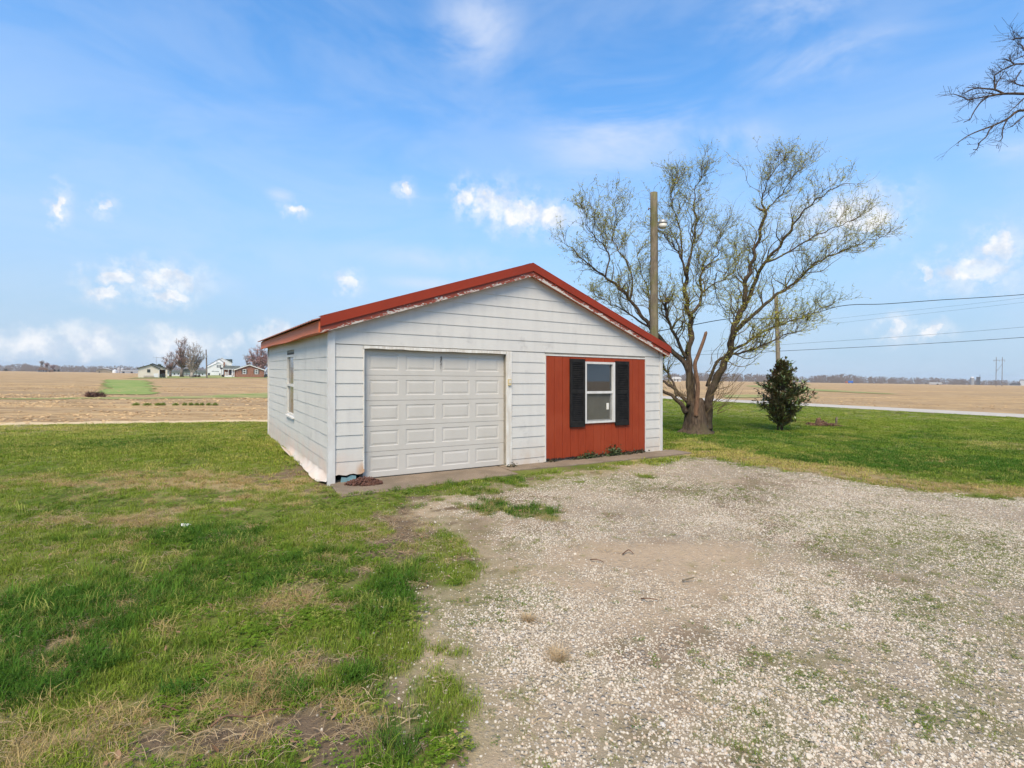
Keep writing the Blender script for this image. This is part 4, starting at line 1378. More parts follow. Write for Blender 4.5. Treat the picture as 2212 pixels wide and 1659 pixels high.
def roof():
    y0, y1 = -OVER, GD + .16
    for side in (-1, 1):
        e = EL_L if side < 0 else EL_R
        # deck and ribbed sheets
        d = MB()
        t = .035
        e = (e[0] + (.06 if side < 0 else -.06), e[1] + .02)
        d.add([(e[0], y0 + .03, e[1] - .032), (APEX[0], y0 + .03, APEX[1] - .032), (APEX[0], y1 - .02, APEX[1] - .032), (e[0], y1 - .02, e[1] - .032),
               (e[0], y0 + .03, e[1] - .032 - t), (APEX[0], y0 + .03, APEX[1] - .032 - t), (APEX[0], y1 - .02, APEX[1] - .032 - t), (e[0], y1 - .02, e[1] - .032 - t)],
              [(0, 1, 2, 3), (7, 6, 5, 4), (0, 3, 7, 4), (1, 0, 4, 5), (2, 1, 5, 6), (3, 2, 6, 7)])
        gpart(d, 'roof_deck', M['dark_frame'])
        e = EL_L if side < 0 else EL_R
        w = (y1 - y0) / 8
        ex = .055                                                   # sheets run past the fascia
        dx, dz = e[0] - APEX[0], e[1] - APEX[1]
        L = math.hypot(dx, dz)
        eu, ez = e[0] + dx / L * ex, e[1] + dz / L * ex
        for i in range(8):
            a = y0 + i * w
            prof = []
            for r in range(4):
                b0 = a + w * r / 4
                s = w / 4
                prof += [(b0 + .001, 0), (b0 + s * .40, 0), (b0 + s * .47, .02), (b0 + s * .60, .02), (b0 + s * .67, 0)]
            prof.append((a + w - .001, 0))
            vs = []
            for yy, h in prof:
                vs += [(APEX[0], yy, APEX[1] - .025 + h), (eu, yy, ez - .025 + h)]
            fs = [(j * 2, j * 2 + 1, j * 2 + 3, j * 2 + 2) for j in range(len(prof) - 1)]
            o = gpart(MB().add(vs, fs), 'roof_sheet', M['roof_metal'])
            sm = o.modifiers.new('thickness', 'SOLIDIFY'); sm.thickness = .004; sm.offset = -1
        # rake trim: folded metal with a lip
        du, dv = (APEX[0] - e[0]), (APEX[1] - e[1])
        L = math.hypot(du, dv)
        tx, tz = du / L, dv / L
        nx, nz = -tz * (1 if side < 0 else -1), tx * (1 if side < 0 else -1)
        if nz < 0: nx, nz = -nx, -nz
        s0 = (e[0] + tx * (-.02 if side > 0 else .05), e[1] + tz * (-.02 if side > 0 else .05))
        def band(hi, lo, yf, yk, ends=1.0):
            # strip parallel to the slope between heights hi and lo (measured vertically) below the roof top
            A = (s0[0], s0[1]); B = APEX
            return [(A[0], yf, A[1] + hi), (B[0], yf, B[1] + hi), (B[0], yf, B[1] + lo), (A[0], yf, A[1] + lo)]
        b = MB()
        b.prism(band(.012, -.105, y0 - .012, 0), (0, .011, 0))
        b.prism(band(-.105, -.140, y0 - .024, 0), (0, .022, 0))
        b.prism(band(.022, .0125, y0 - .012, 0), (0, .12, 0))
        gpart(b, 'rake_trim', M['red_metal'])
        fb = MB()
        hi, lo = -.128, -.238
        A = (s0[0] + tx * (.0 if side < 0 else .03), s0[1] + tz * (.0 if side < 0 else .03)); B = APEX
        n = 20
        vs = []
        for i in range(n + 1):
            q = i / n
            u, z = A[0] + (B[0] - A[0]) * q, A[1] + (B[1] - A[1]) * q
            for yy in (y0, y0 + .022):
                for h in (hi, (hi + lo) / 2, lo):
                    vs.append((u, yy, z + h))
        fs = []
        for i in range(n):
            a = i * 6; c = a + 6
            fs += [(a, a + 1, c + 1, c), (a + 1, a + 2, c + 2, c + 1), (a + 2, a + 5, c + 5, c + 2), (a + 3, c + 3, c + 4, a + 4), (a + 4, c + 4, c + 5, a + 5)]
        fs += [(0, 3, 4, 1), (1, 4, 5, 2)]
        def peel(co, side=side):
            low = 1.0 if (roof_z(co.x) - co.z) > .22 else (.6 if (roof_z(co.x) - co.z) > .16 else .15)
            return low * (1.0 if side > 0 else .8)
        gpart(fb.add(vs, fs), 'rake_board', M['fascia'], peel=peel)
        # rake soffit closing the gap to the wall
        sf = MB()
        A2 = (max(A[0], -.18) if side < 0 else min(A[0], GW + .12), 0)
        sf.add([(A[0], y0 + .022, A[1] - .236), (B[0], y0 + .022, B[1] - .236), (B[0], -.0, B[1] - .205), (A[0], -.0, A[1] - .205)], [(0, 1, 2, 3)])
        gpart(sf, 'rake_soffit', M['eave'], peel=lambda c: 0.0)
        # eave board
        eb = MB()
        zt, zb = e[1] - .034, e[1] - .215
        uo = e[0] + (.03 if side < 0 else -.03)
        n = 14
        vs = []
        for i in range(n + 1):
            yy = y0 + .026 + (y1 - .03 - y0 - .026) * i / n
            sag = .012 * math.sin(i * .8) - .01 * math.sin(math.pi * i / n)
            for uu in (uo, uo + (.022 if side < 0 else -.022)):
                vs += [(uu, yy, zt + sag * .3), (uu, yy, zb + sag)]
        fs = []
        for i in range(n):
            a = i * 4; c = a + 4
            fs += [(a, a + 1, c + 1, c), (a + 1, a + 3, c + 3, c + 1), (a + 3, a + 2, c + 2, c + 3), (a + 2, a, c, c + 2)]
        fs += [(0, 2, 3, 1), (n * 4, n * 4 + 1, n * 4 + 3, n * 4 + 2)]
        gpart(eb.add(vs, fs), 'eave_board', M['eave'], peel=lambda c: 0.15)
        wl = 0.0 if side < 0 else GW
        gpart(MB().add([(uo, y0 + .03, zb + .02), (wl, y0 + .03, zb + .02), (wl, y1 - .03, zb + .02), (uo, y1 - .03, zb + .02)], [(0, 1, 2, 3)]), 'eave_soffit', M['eave'], peel=lambda c: 0.0)
    # ridge cap, lifted a little at the front
    b = MB()
    for i in range(4):
        ya, yb_ = y0 + .10 + i * 1.82, y0 + .12 + (i + 1) * 1.82
        lift = .018 if i == 0 else .008 + .004 * (i % 2)
        for s in (-1, 1):
            ee = EL_L if s < 0 else EL_R
            sl = (APEX[1] - ee[1]) / abs(APEX[0] - ee[0])
            b.add([(APEX[0], ya, APEX[1] + .012 + lift), (APEX[0] + s * .17, ya, APEX[1] + .008 + lift - sl * .17), (APEX[0] + s * .17, min(yb_, y1), APEX[1] + .008 + lift - sl * .17), (APEX[0], min(yb_, y1), APEX[1] + .012 + lift)],
                  [(0, 1, 2, 3)] if s > 0 else [(3, 2, 1, 0)])
    o = gpart(b, 'ridge_cap', M['roof_metal'])

front_wall(); siding_front(); siding_side(); garage_door(); red_panel(); window_front(); window_side(); roof()
# the old frame leans a touch to the left
LEAN = (-TILT * math.cos(GTH), TILT * math.sin(GTH))
for o in GPARTS:
    me = o.data
    co = np.empty(len(me.vertices) * 3, np.float32)
    me.vertices.foreach_get('co', co)
    co = co.reshape(-1, 3)
    co[:, 0] += LEAN[0] * co[:, 2]; co[:, 1] += LEAN[1] * co[:, 2]
    me.vertices.foreach_set('co', co.ravel())
    me.update()

# ---- concrete apron: two slabs with a joint
def slab(name, pts, top, parent, rough):
    b = MB()
    n = len(pts)
    vs = []
    rng = random.Random(len(pts))
    P = []
    for i in range(n):                                              # chipped, slightly uneven edges
        p, q = Vector(pts[i]), Vector(pts[(i + 1) % n])
        k = max(1, int((q - p).length / .12))
        for j in range(k):
            w = p.lerp(q, j / k)
            P.append((w.x + rng.uniform(-rough, rough), w.y + rng.uniform(-rough, rough)))
    m = len(P)
    cx = sum(p[0] for p in P) / m; cy = sum(p[1] for p in P) / m
    top_ = [(x, y, top) for x, y in P]
    inn = [(x + (cx - x) * .015, y + (cy - y) * .015, top + .006) for x, y in P]
    bot = [(x, y, -.06) for x, y in P]
    b.add(inn + top_ + bot, [tuple(range(m))] + [(i, m + i, m + (i + 1) % m, (i + 1) % m) for i in range(m)] + [(m + i, 2 * m + i, 2 * m + (i + 1) % m, m + (i + 1) % m) for i in range(m)])
    o = b.build(name, M['concrete'], parent)
    import bmesh
    bm = bmesh.new(); bm.from_mesh(o.data); bmesh.ops.recalc_face_normals(bm, faces=bm.faces); bm.to_mesh(o.data); bm.free()
    return o
ap = empty('concrete_apron', (GX, GY, 0), GTH)
tag(ap, 'cracked concrete apron along the front foot of the garage', 'concrete slab')
slab('slab', [(.0, .10), (.0, -.04), (-.06, -.93), (1.2, -.84), (3.06, -.70), (3.10, .10)], .014, ap, .008)
slab('slab', [(3.13, .10), (3.09, -.40), (4.2, -.50), (5.6, -.53), (7.3, -.57), (7.95, -.55), (7.92, -.05), (7.55, .05), (7.50, .10)], .018, ap, .012)

# ================================================================== THINGS BY THE GARAGE
def chain_heap():
    rng = random.Random(4)
    b = MB()
    c = Vector(gworld(.45, -.30))
    for i in range(300):
        a = rng.uniform(0, 6.283); r = math.sqrt(rng.uniform(0, 1))
        x, y = .29 * r * math.cos(a), .14 * r * math.sin(a)
        z = .026 + .10 * (1 - r * r) * rng.uniform(.2, 1)
        ax = Vector((rng.uniform(-1, 1), rng.uniform(-1, 1), rng.uniform(-.8, .8))).normalized()
        u = ax.orthogonal().normalized(); v = ax.cross(u)
        L, W = rng.uniform(.022, .03), rng.uniform(.012, .016)
        pts = [Vector((x, y, z)) + u * (L * math.cos(k * math.pi / 4)) + v * (W * math.sin(k * math.pi / 4)) for k in range(9)]
        b.tube(pts, .006, 4, False)
    o = b.build('chain_heap', M['rust'], None, True)
    o.location = (c.x, c.y, 0); o.rotation_euler.z = GTH * .5
    tag(o, 'heap of rusty brown chain on the concrete by the blue foam', 'chain')
chain_heap()

def leaf_quads(n, centre, spread, size, rng, up=.4, shape=1.6):
    """loose leaves as folded lozenges"""
    V = []; F = []
    for i in range(n):
        c = Vector((centre[0] + rng.gauss(0, spread[0]), centre[1] + rng.gauss(0, spread[1]), centre[2] + abs(rng.gauss(0, spread[2]))))
        d = Vector((rng.uniform(-1, 1), rng.uniform(-1, 1), rng.uniform(-.4, 1) * up + .1)).normalized()
        s = d.orthogonal().normalized()
        s = Matrix.Rotation(rng.uniform(0, 6.28), 3, d) @ s
        L = size * rng.uniform(.6, 1.3); W = L / shape / 2
        nrm = d.cross(s)
        o = len(V)
        V += [c, c + d * L * .5 + s * W + nrm * W * .3, c + d * L, c + d * L * .5 - s * W + nrm * W * .3]
        F += [(o, o + 1, o + 2), (o, o + 2, o + 3)]
    return V, F

def weeds():
    rng = random.Random(12)
    spec = [(4.28, .03, 60, .03, 'weed_dark', 'low dead weeds at the left foot of the red panel'),
            (4.92, .03, 70, .035, 'weed_dark', 'low dark weeds under the left shutter'),
            (5.22, .09, 150, .05, 'weed', 'green weed clump under the left edge of the red-panel window'),
            (5.46, .05, 90, .04, 'weed_dark', 'dark weed clump under the middle of the red-panel window'),
            (5.98, .13, 210, .055, 'weed', 'tallest weed clump, under the right edge of the red-panel window'),
            (6.38, .04, 80, .04, 'weed_dark', 'low dark weeds under the right shutter'),
            (6.72, .05, 90, .04, 'weed_dark', 'dark weeds at the right foot of the red panel'),
            (3.28, .04, 50, .035, 'weed_dark', 'brown weed tuft at the joint of the apron slabs by the door jamb')]
    for u, h, n, sz, mt, lab in spec:
        v = -.06 if u > 4 else -.16
        x, y = gworld(u, v)
        V, F = leaf_quads(n, (0, 0, 0.002), (.12 if u > 4 else .05, .025, h * .7), sz * 1.15, rng)
        me = bpy.data.meshes.new('weed_clump'); me.from_pydata([tuple(p) for p in V], [], F)
        o = link('weed_clump', me, M[mt])
        o.location = (x, y, .02); o.rotation_euler.z = GTH
        tag(o, lab, 'weed', 'weeds rooted along the garage front')
weeds()

# ---- yard light pole behind the garage
def yard_pole():
    base = at_depth(1413.5, 951, 14.5); base.z = 0
    d = 14.5
    top = at_depth(1412.6, 416, d)
    r = empty('light_pole', (base.x, base.y, 0))
    tag(r, 'tall mossy wooden pole with a yard light, behind the garage', 'pole')
    H = top.z
    dx = top.x - base.x
    n = 14
    MB().tube([(dx * i / n, .01 * math.sin(i), H * i / n) for i in range(n + 1)], [.125 - .022 * i / n for i in range(n + 1)], 14).build('post', M['pole'], r, True)
    # lamp: arm, housing, glass
    zl = at_depth(1428, 484, d).z
    MB().tube([(dx * .8 + .06, -.02, zl + .03), (dx * .8 + .14, -.03, zl + .06), (dx * .8 + .19, -.03, zl + .05)], .018, 8).build('lamp_arm', M['galv'], r, True)
    c = (dx * .8 + .235, -.03)
    prof = [(.05, .13), (.11, .10), (.125, .04), (.125, .01)]
    MB().tube([(c[0], c[1], zl - .01 + h) for _, h in prof[::-1]], [q for q, _ in prof[::-1]], 14).build('lamp_housing', M['galv'], r, True)
    MB().tube([(c[0], c[1], zl - .13), (c[0], c[1], zl - .115), (c[0], c[1], zl - .012)], [.07, .11, .12], 14).build('lamp_lens', M['lens'], r, True)
    zi = at_depth(1403, 452, d).z
    MB().tube([(dx * .85 - .11, -.02, zi), (dx * .85 - .165, -.02, zi + .02), (dx * .85 - .175, -.02, zi - .03)], [.012, .022, .016], 8).build('insulator', M['deadwood'], r, True)
    return r
yard_pole()

# ---- roadside utility pole and the wires
D2 = 33.0
def road_pole():
    top = at_depth(1676.5, 640, D2); base = at_depth(1684, 866, D2)
    r = empty('utility_pole', (base.x, base.y, 0))
    tag(r, 'weathered utility pole beside the road, rising behind the shrub', 'pole')
    n = 10
    dx = top.x - base.x
    MB().tube([(dx * i / n, 0, (top.z + .0) * i / n) for i in range(n + 1)], [.145 - .03 * i / n for i in range(n + 1)], 12).build('post', M['pole_far'], r, True)
    for py in (655, 752):
        q = at_depth(1679, py, D2)
        MB().tube([(q.x - base.x + .10, -.12, q.z), (q.x - base.x + .10, -.17, q.z), (q.x - base.x + .1, -.22, q.z + .02)], [.03, .05, .03], 8).build('insulator', M['galv'], r, True)
    return r
road_pole()

def wire(px, depths, rad, label):
    pts = [at_depth(*z6(*p), d) for p, d in zip(px, depths)]
    # smooth curve through the measured points
    out = []
    n = len(pts)
    for i in range(n - 1):
        p0, p1, p2, p3 = pts[max(i - 1, 0)], pts[i], pts[i + 1], pts[min(i + 2, n - 1)]
        for k in range(8):
            t = k / 8
            out.append(.5 * ((2 * p1) + (p2 - p0) * t + (2 * p0 - 5 * p1 + 4 * p2 - p3) * t * t + (3 * p1 - p0 - 3 * p2 + p3) * t ** 3))
    out.append(pts[-1])
    o = MB().tube(out, rad, 5).build('power_line', M['wire'], None, True)
    tag(o, label, 'wire', 'overhead lines along the road')
wire([(30, 265), (200, 235), (470, 190), (735, 191), (880, 178), (1000, 148), (1090, 121), (1200, 107), (1380, 103), (1700, 80), (2230, 45), (3200, -40)], [15.5, 17, 19, 20, 20, 20, 20, 20, 20.5, 21, 22, 24], .014, 'thick black service cable running out of the willow, highest of the lines')
wire([(45, 415), (600, 393), (760, 384), (1500, 347), (2230, 301), (3400, 215)], [60, 40, 33, 31, 28, 24], .014, 'lowest black power line, level with the top of the shrub')
wire([(300, 385), (755, 347), (1500, 297), (2230, 239), (3400, 130)], [40, 33, 31, 28, 24], .007, 'thin grey line second from the bottom, just above the lowest')
wire([(735, 230), (1200, 178), (1700, 125), (2230, 64), (3400, -80)], [33, 31, 29, 27, 24], .0045, 'faint thin line just below the thick cable')
wire([(735, 262), (1200, 206), (1700, 151), (2230, 91), (3400, -50)], [33, 31, 29, 27, 24], .0045, 'faint thin line in the middle of the five')

# ================================================================== TREES
def catmull(pts, sub):
    out = []
    n = len(pts)
    for i in range(n - 1):
        p0, p1, p2, p3 = pts[max(i - 1, 0)], pts[i], pts[i + 1], pts[min(i + 2, n - 1)]
        for k in range(sub):
            t = k / sub
            out.append(.5 * ((2 * p1) + (p2 - p0) * t + (2 * p0 - 5 * p1 + 4 * p2 - p3) * t * t + (3 * p1 - p0 - 3 * p2 + p3) * t ** 3))
    out.append(pts[-1])
    return out

def willow():
    rng = random.Random(21)
    base = spot(1506, 936)
    D = base.y
    r = empty('willow_tree', base)
    tag(r, 'large corkscrew willow with twisting bare limbs and pale new leaves, right of the garage', 'tree')
    def P(x, y, dd=0.0):
        if y < 560: y = 560 - (560 - y) * .84
        p = at_depth(*zw(x, y), D + dd)
        return p - base
    # trunk with flared roots
    b = MB()
    ring = [(-.08, .60, 0), (.03, .50, 0), (.14, .40, .0), (.35, .35, .0), (.65, .32, .0), (.9, .28, .0), (1.1, .15, .0)]
    k = 22
    vs = []
    for i, (z, rad, ox) in enumerate(ring):
        for j in range(k):
            a = 2 * math.pi * j / k
            lob = 1 + .10 * math.sin(3 * a + .6) + .07 * math.sin(5 * a + z) + .05 * math.sin(9 * a + z * 2) + (.10 * math.sin(7 * a) if i < 2 else 0)
            vs.append((ox - .03 * z + rad * lob * math.cos(a), rad * lob * .9 * math.sin(a), z))
    fs = [(i * k + j, i * k + (j + 1) % k, (i + 1) * k + (j + 1) % k, (i + 1) * k + j) for i in range(len(ring) - 1) for j in range(k)]
    fs.append(tuple(range((len(ring) - 1) * k, len(ring) * k)))
    b.add(vs, fs).build('trunk', M['bark'], r, True)
    limbs = [  # (points in the photo, radius at start, radius at end, depth drift)
        ([(850, 1560), (855, 1480), (860, 1400), (890, 1320), (930, 1240), (970, 1150), (985, 1060), (1010, 980), (1050, 900), (1050, 800), (1080, 720), (1100, 630), (1130, 520), (1160, 380)], .27, .055, -1.2),
        ([(1160, 380), (1138, 325), (1155, 250), (1190, 150), (1250, 75)], .05, .012, -.4),
        ([(1160, 380), (1200, 330), (1250, 270), (1290, 190), (1350, 110)], .04, .010, -.2),
        ([(1010, 980), (1070, 870), (1110, 770), (1150, 690), (1230, 600), (1290, 500), (1330, 430), (1400, 340), (1480, 270), (1560, 215)], .13, .012, -1.6),
        ([(985, 1060), (1050, 1000), (1130, 930), (1210, 860), (1290, 810), (1370, 740), (1420, 690), (1500, 650), (1600, 610), (1700, 570), (1790, 545)], .12, .010, .8),
        ([(970, 1150), (1040, 1120), (1130, 1060), (1220, 1020), (1330, 980), (1430, 940), (1520, 900)], .09, .010, 1.6),
        ([(850, 1340), (900, 1215), (970, 1175), (1060, 1155), (1170, 1110), (1260, 1070), (1350, 1030)], .10, .009, -1.4),
        ([(1150, 690), (1260, 640), (1390, 560), (1500, 500), (1600, 450), (1680, 400)], .06, .009, .6),
        ([(775, 1480), (770, 1400), (765, 1300), (750, 1180), (765, 1060), (755, 960), (735, 860), (740, 750)], .23, .10, .6),
        ([(740, 750), (760, 650), (780, 560), (790, 430), (780, 300), (810, 180), (850, 85)], .085, .010, .8),
        ([(740, 750), (715, 670), (690, 620), (640, 560), (605, 510)], .07, .012, -.5),
        ([(715, 670), (712, 540), (690, 430), (660, 330), (672, 230), (700, 170)], .05, .010, .2),
        ([(755, 960), (800, 920), (820, 850), (812, 760), (850, 700), (900, 650), (910, 570), (940, 480)], .10, .012, 1.2),
        ([(820, 850), (880, 800), (960, 760), (1010, 690), (1000, 600)], .05, .010, 1.6),
        ([(760, 1440), (755, 1340), (740, 1230), (650, 1140), (560, 1040), (500, 960), (440, 880), (390, 820), (310, 760), (230, 700), (160, 640), (95, 570)], .20, .012, .3),
        ([(440, 880), (455, 800), (430, 690), (380, 620), (350, 540), (370, 430), (350, 330)], .06, .009, 1.2),
        ([(310, 760), (330, 650), (290, 580), (220, 500), (200, 390)], .05, .009, -.8),
        ([(550, 1020), (545, 930), (540, 840), (500, 740), (480, 640)], .06, .009, 1.4),
        ([(560, 1040), (470, 980), (400, 930), (330, 900), (250, 850)], .07, .009, 1.8),
        ([(735, 1190), (690, 1090), (650, 1010), (630, 930), (640, 890)], .09, .05, -.8),
        ([(740, 1480), (690, 1410), (610, 1360), (520, 1320), (420, 1290)], .15, .03, .4),
        ([(745, 1420), (660, 1340), (600, 1300), (520, 1200), (470, 1120)], .11, .02, .9),
        ([(690, 1390), (660, 1300), (610, 1235), (560, 1180)], .08, .02, 1.4),
        ([(900, 740), (890, 800), (905, 880), (950, 950)], .03, .01, 1.0),
    ]
    tw = MB()
    tips = []
    twig_starts = []
    for li, (px, r0, r1, drift) in enumerate(limbs):
        n = len(px)
        start = 0.0
        pts = []
        for i, (x, y) in enumerate(px):
            t = i / (n - 1)
            pts.append(P(x, y, drift * t * (1.0 if li not in (1, 2, 7, 9, 10, 11, 13, 15, 16) else .5) + (drift * .5 if li in (1, 2, 7, 9, 10, 11, 13, 15, 16) else 0)))
        pts = catmull(pts, 5)
        m = len(pts)
        ph = rng.uniform(0, 6)
        rad = []
        for i in range(m):
            t = i / (m - 1)
            rad.append(.60 * (r0 + (r1 - r0) * t ** .7) * (1 + .06 * math.sin(i * 1.9 + ph)))
            if 0 < i < m - 1:
                amp = .010 + .032 * t
                pts[i] = pts[i] + Vector((amp * math.sin(i * 1.3 + ph), amp * math.cos(i * 1.1 + ph), amp * .7 * math.sin(i * 1.7 + 2 * ph)))
        MB().tube(pts, rad, 10 if r0 > .1 else 7).build('limb', M['bark'], r, True)
        # side shoots
        cnt = max(3, int(m * (1.0 if r0 < .13 else .45)))
        for q in range(cnt):
            t = rng.uniform(.22 if r0 < .15 else .42, 1.0)
            i = min(m - 2, int(t * (m - 1)))
            d = (pts[i + 1] - pts[i]).normalized()
            twig_starts.append((pts[i].copy(), d, rng.uniform(.8, 1.8) * (1.15 - .75 * t), max(.006, min(rad[i] * .5, .022)), 0))
        twig_starts.append((pts[-1].copy(), (pts[-1] - pts[-2]).normalized(), rng.uniform(.25, .45), r1 * .9, 0))
    # broken stub, reddish dead wood
    st = catmull([P(*p, -.25) for p in ((790, 1500), (795, 1420), (800, 1330), (785, 1230), (800, 1180), (830, 1100), (846, 1048))], 5)
    MB().tube(st, [.075 - .03 * i / (len(st) - 1) for i in range(len(st) - 1)] + [.01], 9).build('dead_limb', M['deadwood'], r, True)
    # growing tip clump on the lopped limb, and suckers round the trunk
    kn = P(640, 885, -.8)
    for i in range(24):
        d = Vector((rng.uniform(-1, 1), rng.uniform(-1, 1), rng.uniform(-.2, 1))).normalized()
        twig_starts.append((kn.copy(), d, rng.uniform(.25, .6), .007, 1))
    for i in range(46):
        a = rng.uniform(-.6, 2.2)
        p = Vector((.30 * math.cos(a) + .25, -.4 * abs(math.sin(a)) - .1, rng.uniform(.6, 2.2)))
        twig_starts.append((p, Vector((rng.uniform(.2, 1.2), rng.uniform(-.8, .3), rng.uniform(.2, .9))).normalized(), rng.uniform(.7, 1.7), .009, 1))
    for i in range(22):
        p = P(rng.uniform(690, 760), rng.uniform(1370, 1430), -.4)
        twig_starts.append((p, Vector((rng.uniform(-.8, .6), rng.uniform(-.8, .2), rng.uniform(.1, .9))).normalized(), rng.uniform(.3, .8), .007, 1))
    def shoot(p, d, L, rad, level, leafy):
        seg = max(4, int(L / .11))
        pts = [p.copy()]
        ph = rng.uniform(0, 6.28); fr = rng.uniform(.7, 1.1)
        s1 = d.orthogonal().normalized(); s2 = d.cross(s1)
        cur = d.copy()
        for i in range(seg):
            cur = (cur + s1 * (.27 * math.cos(i * fr + ph)) + s2 * (.27 * math.sin(i * fr * .9 + ph)) + Vector((rng.uniform(-.12, .12), rng.uniform(-.12, .12), .10))).normalized()
            pts.append(pts[-1] + cur * (L / seg))
        tw.tube(pts, [rad * (1 - .75 * i / seg) for i in range(seg + 1)], 4 if level == 0 else 3, False)
        if leafy:
            for i in range(1, seg + 1):
                if rng.random() < .62:
                    tips.append((pts[i], cur))
        return pts
    for p, d, L, rad, kind in twig_starts:
        if kind == 0:
            side = Vector((rng.uniform(-1, 1), rng.uniform(-1, 1), rng.uniform(-.6, .9)))
            dd = (d * .75 + side * .75).normalized()
        else:
            dd = d
        pts = shoot(p, dd, L, rad, 0, kind == 0)
        if kind == 0:
            for q in range(rng.randint(4, 7)):
                i = rng.randint(1, len(pts) - 1)
                d2 = ((pts[i] - pts[i - 1]).normalized() * .8 + Vector((rng.uniform(-1, 1), rng.uniform(-1, 1), rng.uniform(-.5, .8))) * .7).normalized()
                p2 = shoot(pts[i], d2, rng.uniform(.25, .6) * (.5 + .5 * min(1, L)), .0055, 1, True)
                for _ in range(rng.randint(1, 2)):
                    j = rng.randint(1, len(p2) - 1)
                    shoot(p2[j], ((p2[j] - p2[j - 1]).normalized() + Vector((rng.uniform(-.8, .8), rng.uniform(-.8, .8), rng.uniform(-.5, .7)))).normalized(), rng.uniform(.18, .45), .0042, 1, True)
    o = tw.build('twigs', M['twig'], r, True)
    o['kind'] = 'stuff'
    V = []; F = []
    for p, d in tips:
        for _ in range(rng.choice((0, 1, 2, 3))):
            dd = Vector((rng.uniform(-1, 1), rng.uniform(-1, 1), rng.uniform(-1, .6))).normalized()
            s = dd.orthogonal().normalized()
            L = rng.uniform(.05, .10); W = .012
            k = len(V)
            c = p + Vector((rng.uniform(-.02, .02), rng.uniform(-.02, .02), rng.uniform(-.02, .02)))
            V += [c, c + dd * L * .45 + s * W, c + dd * L, c + dd * L * .45 - s * W]
            F += [(k, k + 1, k + 2, k + 3)]
    print('willow leaves', len(F), 'twig tris', len(tw.f) * 2)
    me = fast_mesh('leaves', np.array([tuple(v) for v in V]), np.array(F))
    o = link('leaves', me, M['willow_leaf'], r)
    o['kind'] = 'stuff'
willow()

def shrub():
    rng = random.Random(33)
    base = spot(1687, 931)
    r = empty('magnolia_shrub', base)
    tag(r, 'dense glossy evergreen shrub with bronze leaf tips, standing on the lawn beside the willow', 'shrub')
    s = base.y / FPX
    stems = MB()
    for x0, lean, rad in ((.03, .10, .045), (-.10, -.18, .028)):
        stems.tube([(x0 + lean * .3 * t / 6 + .02 * math.sin(t), .02 * math.cos(t * 1.3), .40 * t) for t in range(6)], [rad * (1 - .13 * t) for t in range(6)], 8)
    # outline half-widths of the crown (left, right) by height, read off the photo
    prof = [(.30, .12, .20), (.50, .45, .55), (.75, .70, .85), (1.0, .85, 1.0), (1.25, .80, 1.0), (1.5, .78, .90), (1.75, .58, .72), (1.95, .35, .48), (2.15, .20, .34), (2.33, .03, .22)]
    V = []; F = []; V2 = []; F2 = []
    def width(z):
        for (a, l0, r0), (b, l1, r1) in zip(prof, prof[1:]):
            if a <= z <= b:
                t = (z - a) / (b - a)
                return l0 + (l1 - l0) * t, r0 + (r1 - r0) * t
        return .1, .1
    br = MB()
    nb = 210
    for i in range(nb):
        z = .34 + 1.96 * (i + rng.random()) / nb
        l, rr = width(min(z, 2.3))
        a = rng.uniform(0, 6.283)
        w = .88 * (rr if math.cos(a) > 0 else l)
        q = rng.uniform(.35, 1.08) if rng.random() < .8 else rng.uniform(.9, 1.22)
        tip = Vector((w * math.cos(a) * q, .75 * w * math.sin(a) * q, z))
        st = Vector((.02, 0, max(.15, z - rng.uniform(.25, .5))))
        mid = st.lerp(tip, .5) + Vector((0, 0, -.06))
        br.tube([st, mid, tip], [.012, .009, .005], 4, False)
        out = (tip - Vector((.02, 0, z - .35))).normalized()
        n = rng.randint(18, 28)
        bronze = rng.random() < (.5 if z > 1.75 or abs(math.cos(a)) * q > .95 else .14)
        for k in range(n):
            t = rng.uniform(.35, 1.03)
            c = st.lerp(tip, t) + Vector((rng.gauss(0, .05), rng.gauss(0, .05), rng.gauss(0, .05)))
            d = (out * .8 + Vector((rng.uniform(-1, 1), rng.uniform(-1, 1), rng.uniform(-.5, .9)))).normalized()
            sd = d.cross(Vector((rng.uniform(-.4, .4), rng.uniform(-.4, .4), 1))).normalized()
            nn = sd.cross(d)
            L = rng.uniform(.09, .155); W = L * .22
            VV, FF = (V2, F2) if bronze and t > .75 else (V, F)
            o = len(VV)
            VV += [c, c + d * L * .35 + sd * W + nn * .008, c + d * L * .75 + sd * W * .8 + nn * .006, c + d * L - nn * .012, c + d * L * .75 - sd * W * .8 + nn * .006, c + d * L * .35 - sd * W + nn * .008, c + d * L * .5 - nn * .004]
            FF += [(o, o + 1, o + 6), (o + 1, o + 2, o + 6), (o + 2, o + 3, o + 6), (o + 3, o + 4, o + 6), (o + 4, o + 5, o + 6), (o + 5, o, o + 6)]
    stems.build('stem', M['bark'], r, True)
    br.build('branches', M['bark'], r, True)['kind'] = 'stuff'
    o = link('foliage', fast_mesh('foliage', np.array([tuple(v) for v in V]), np.array(F)), M['magnolia'], r); o['kind'] = 'stuff'
    o = link('new_leaves', fast_mesh('new_leaves', np.array([tuple(v) for v in V2]), np.array(F2)), M['bronze'], r); o['kind'] = 'stuff'
    print('shrub leaf tris', len(F) + len(F2))
shrub()

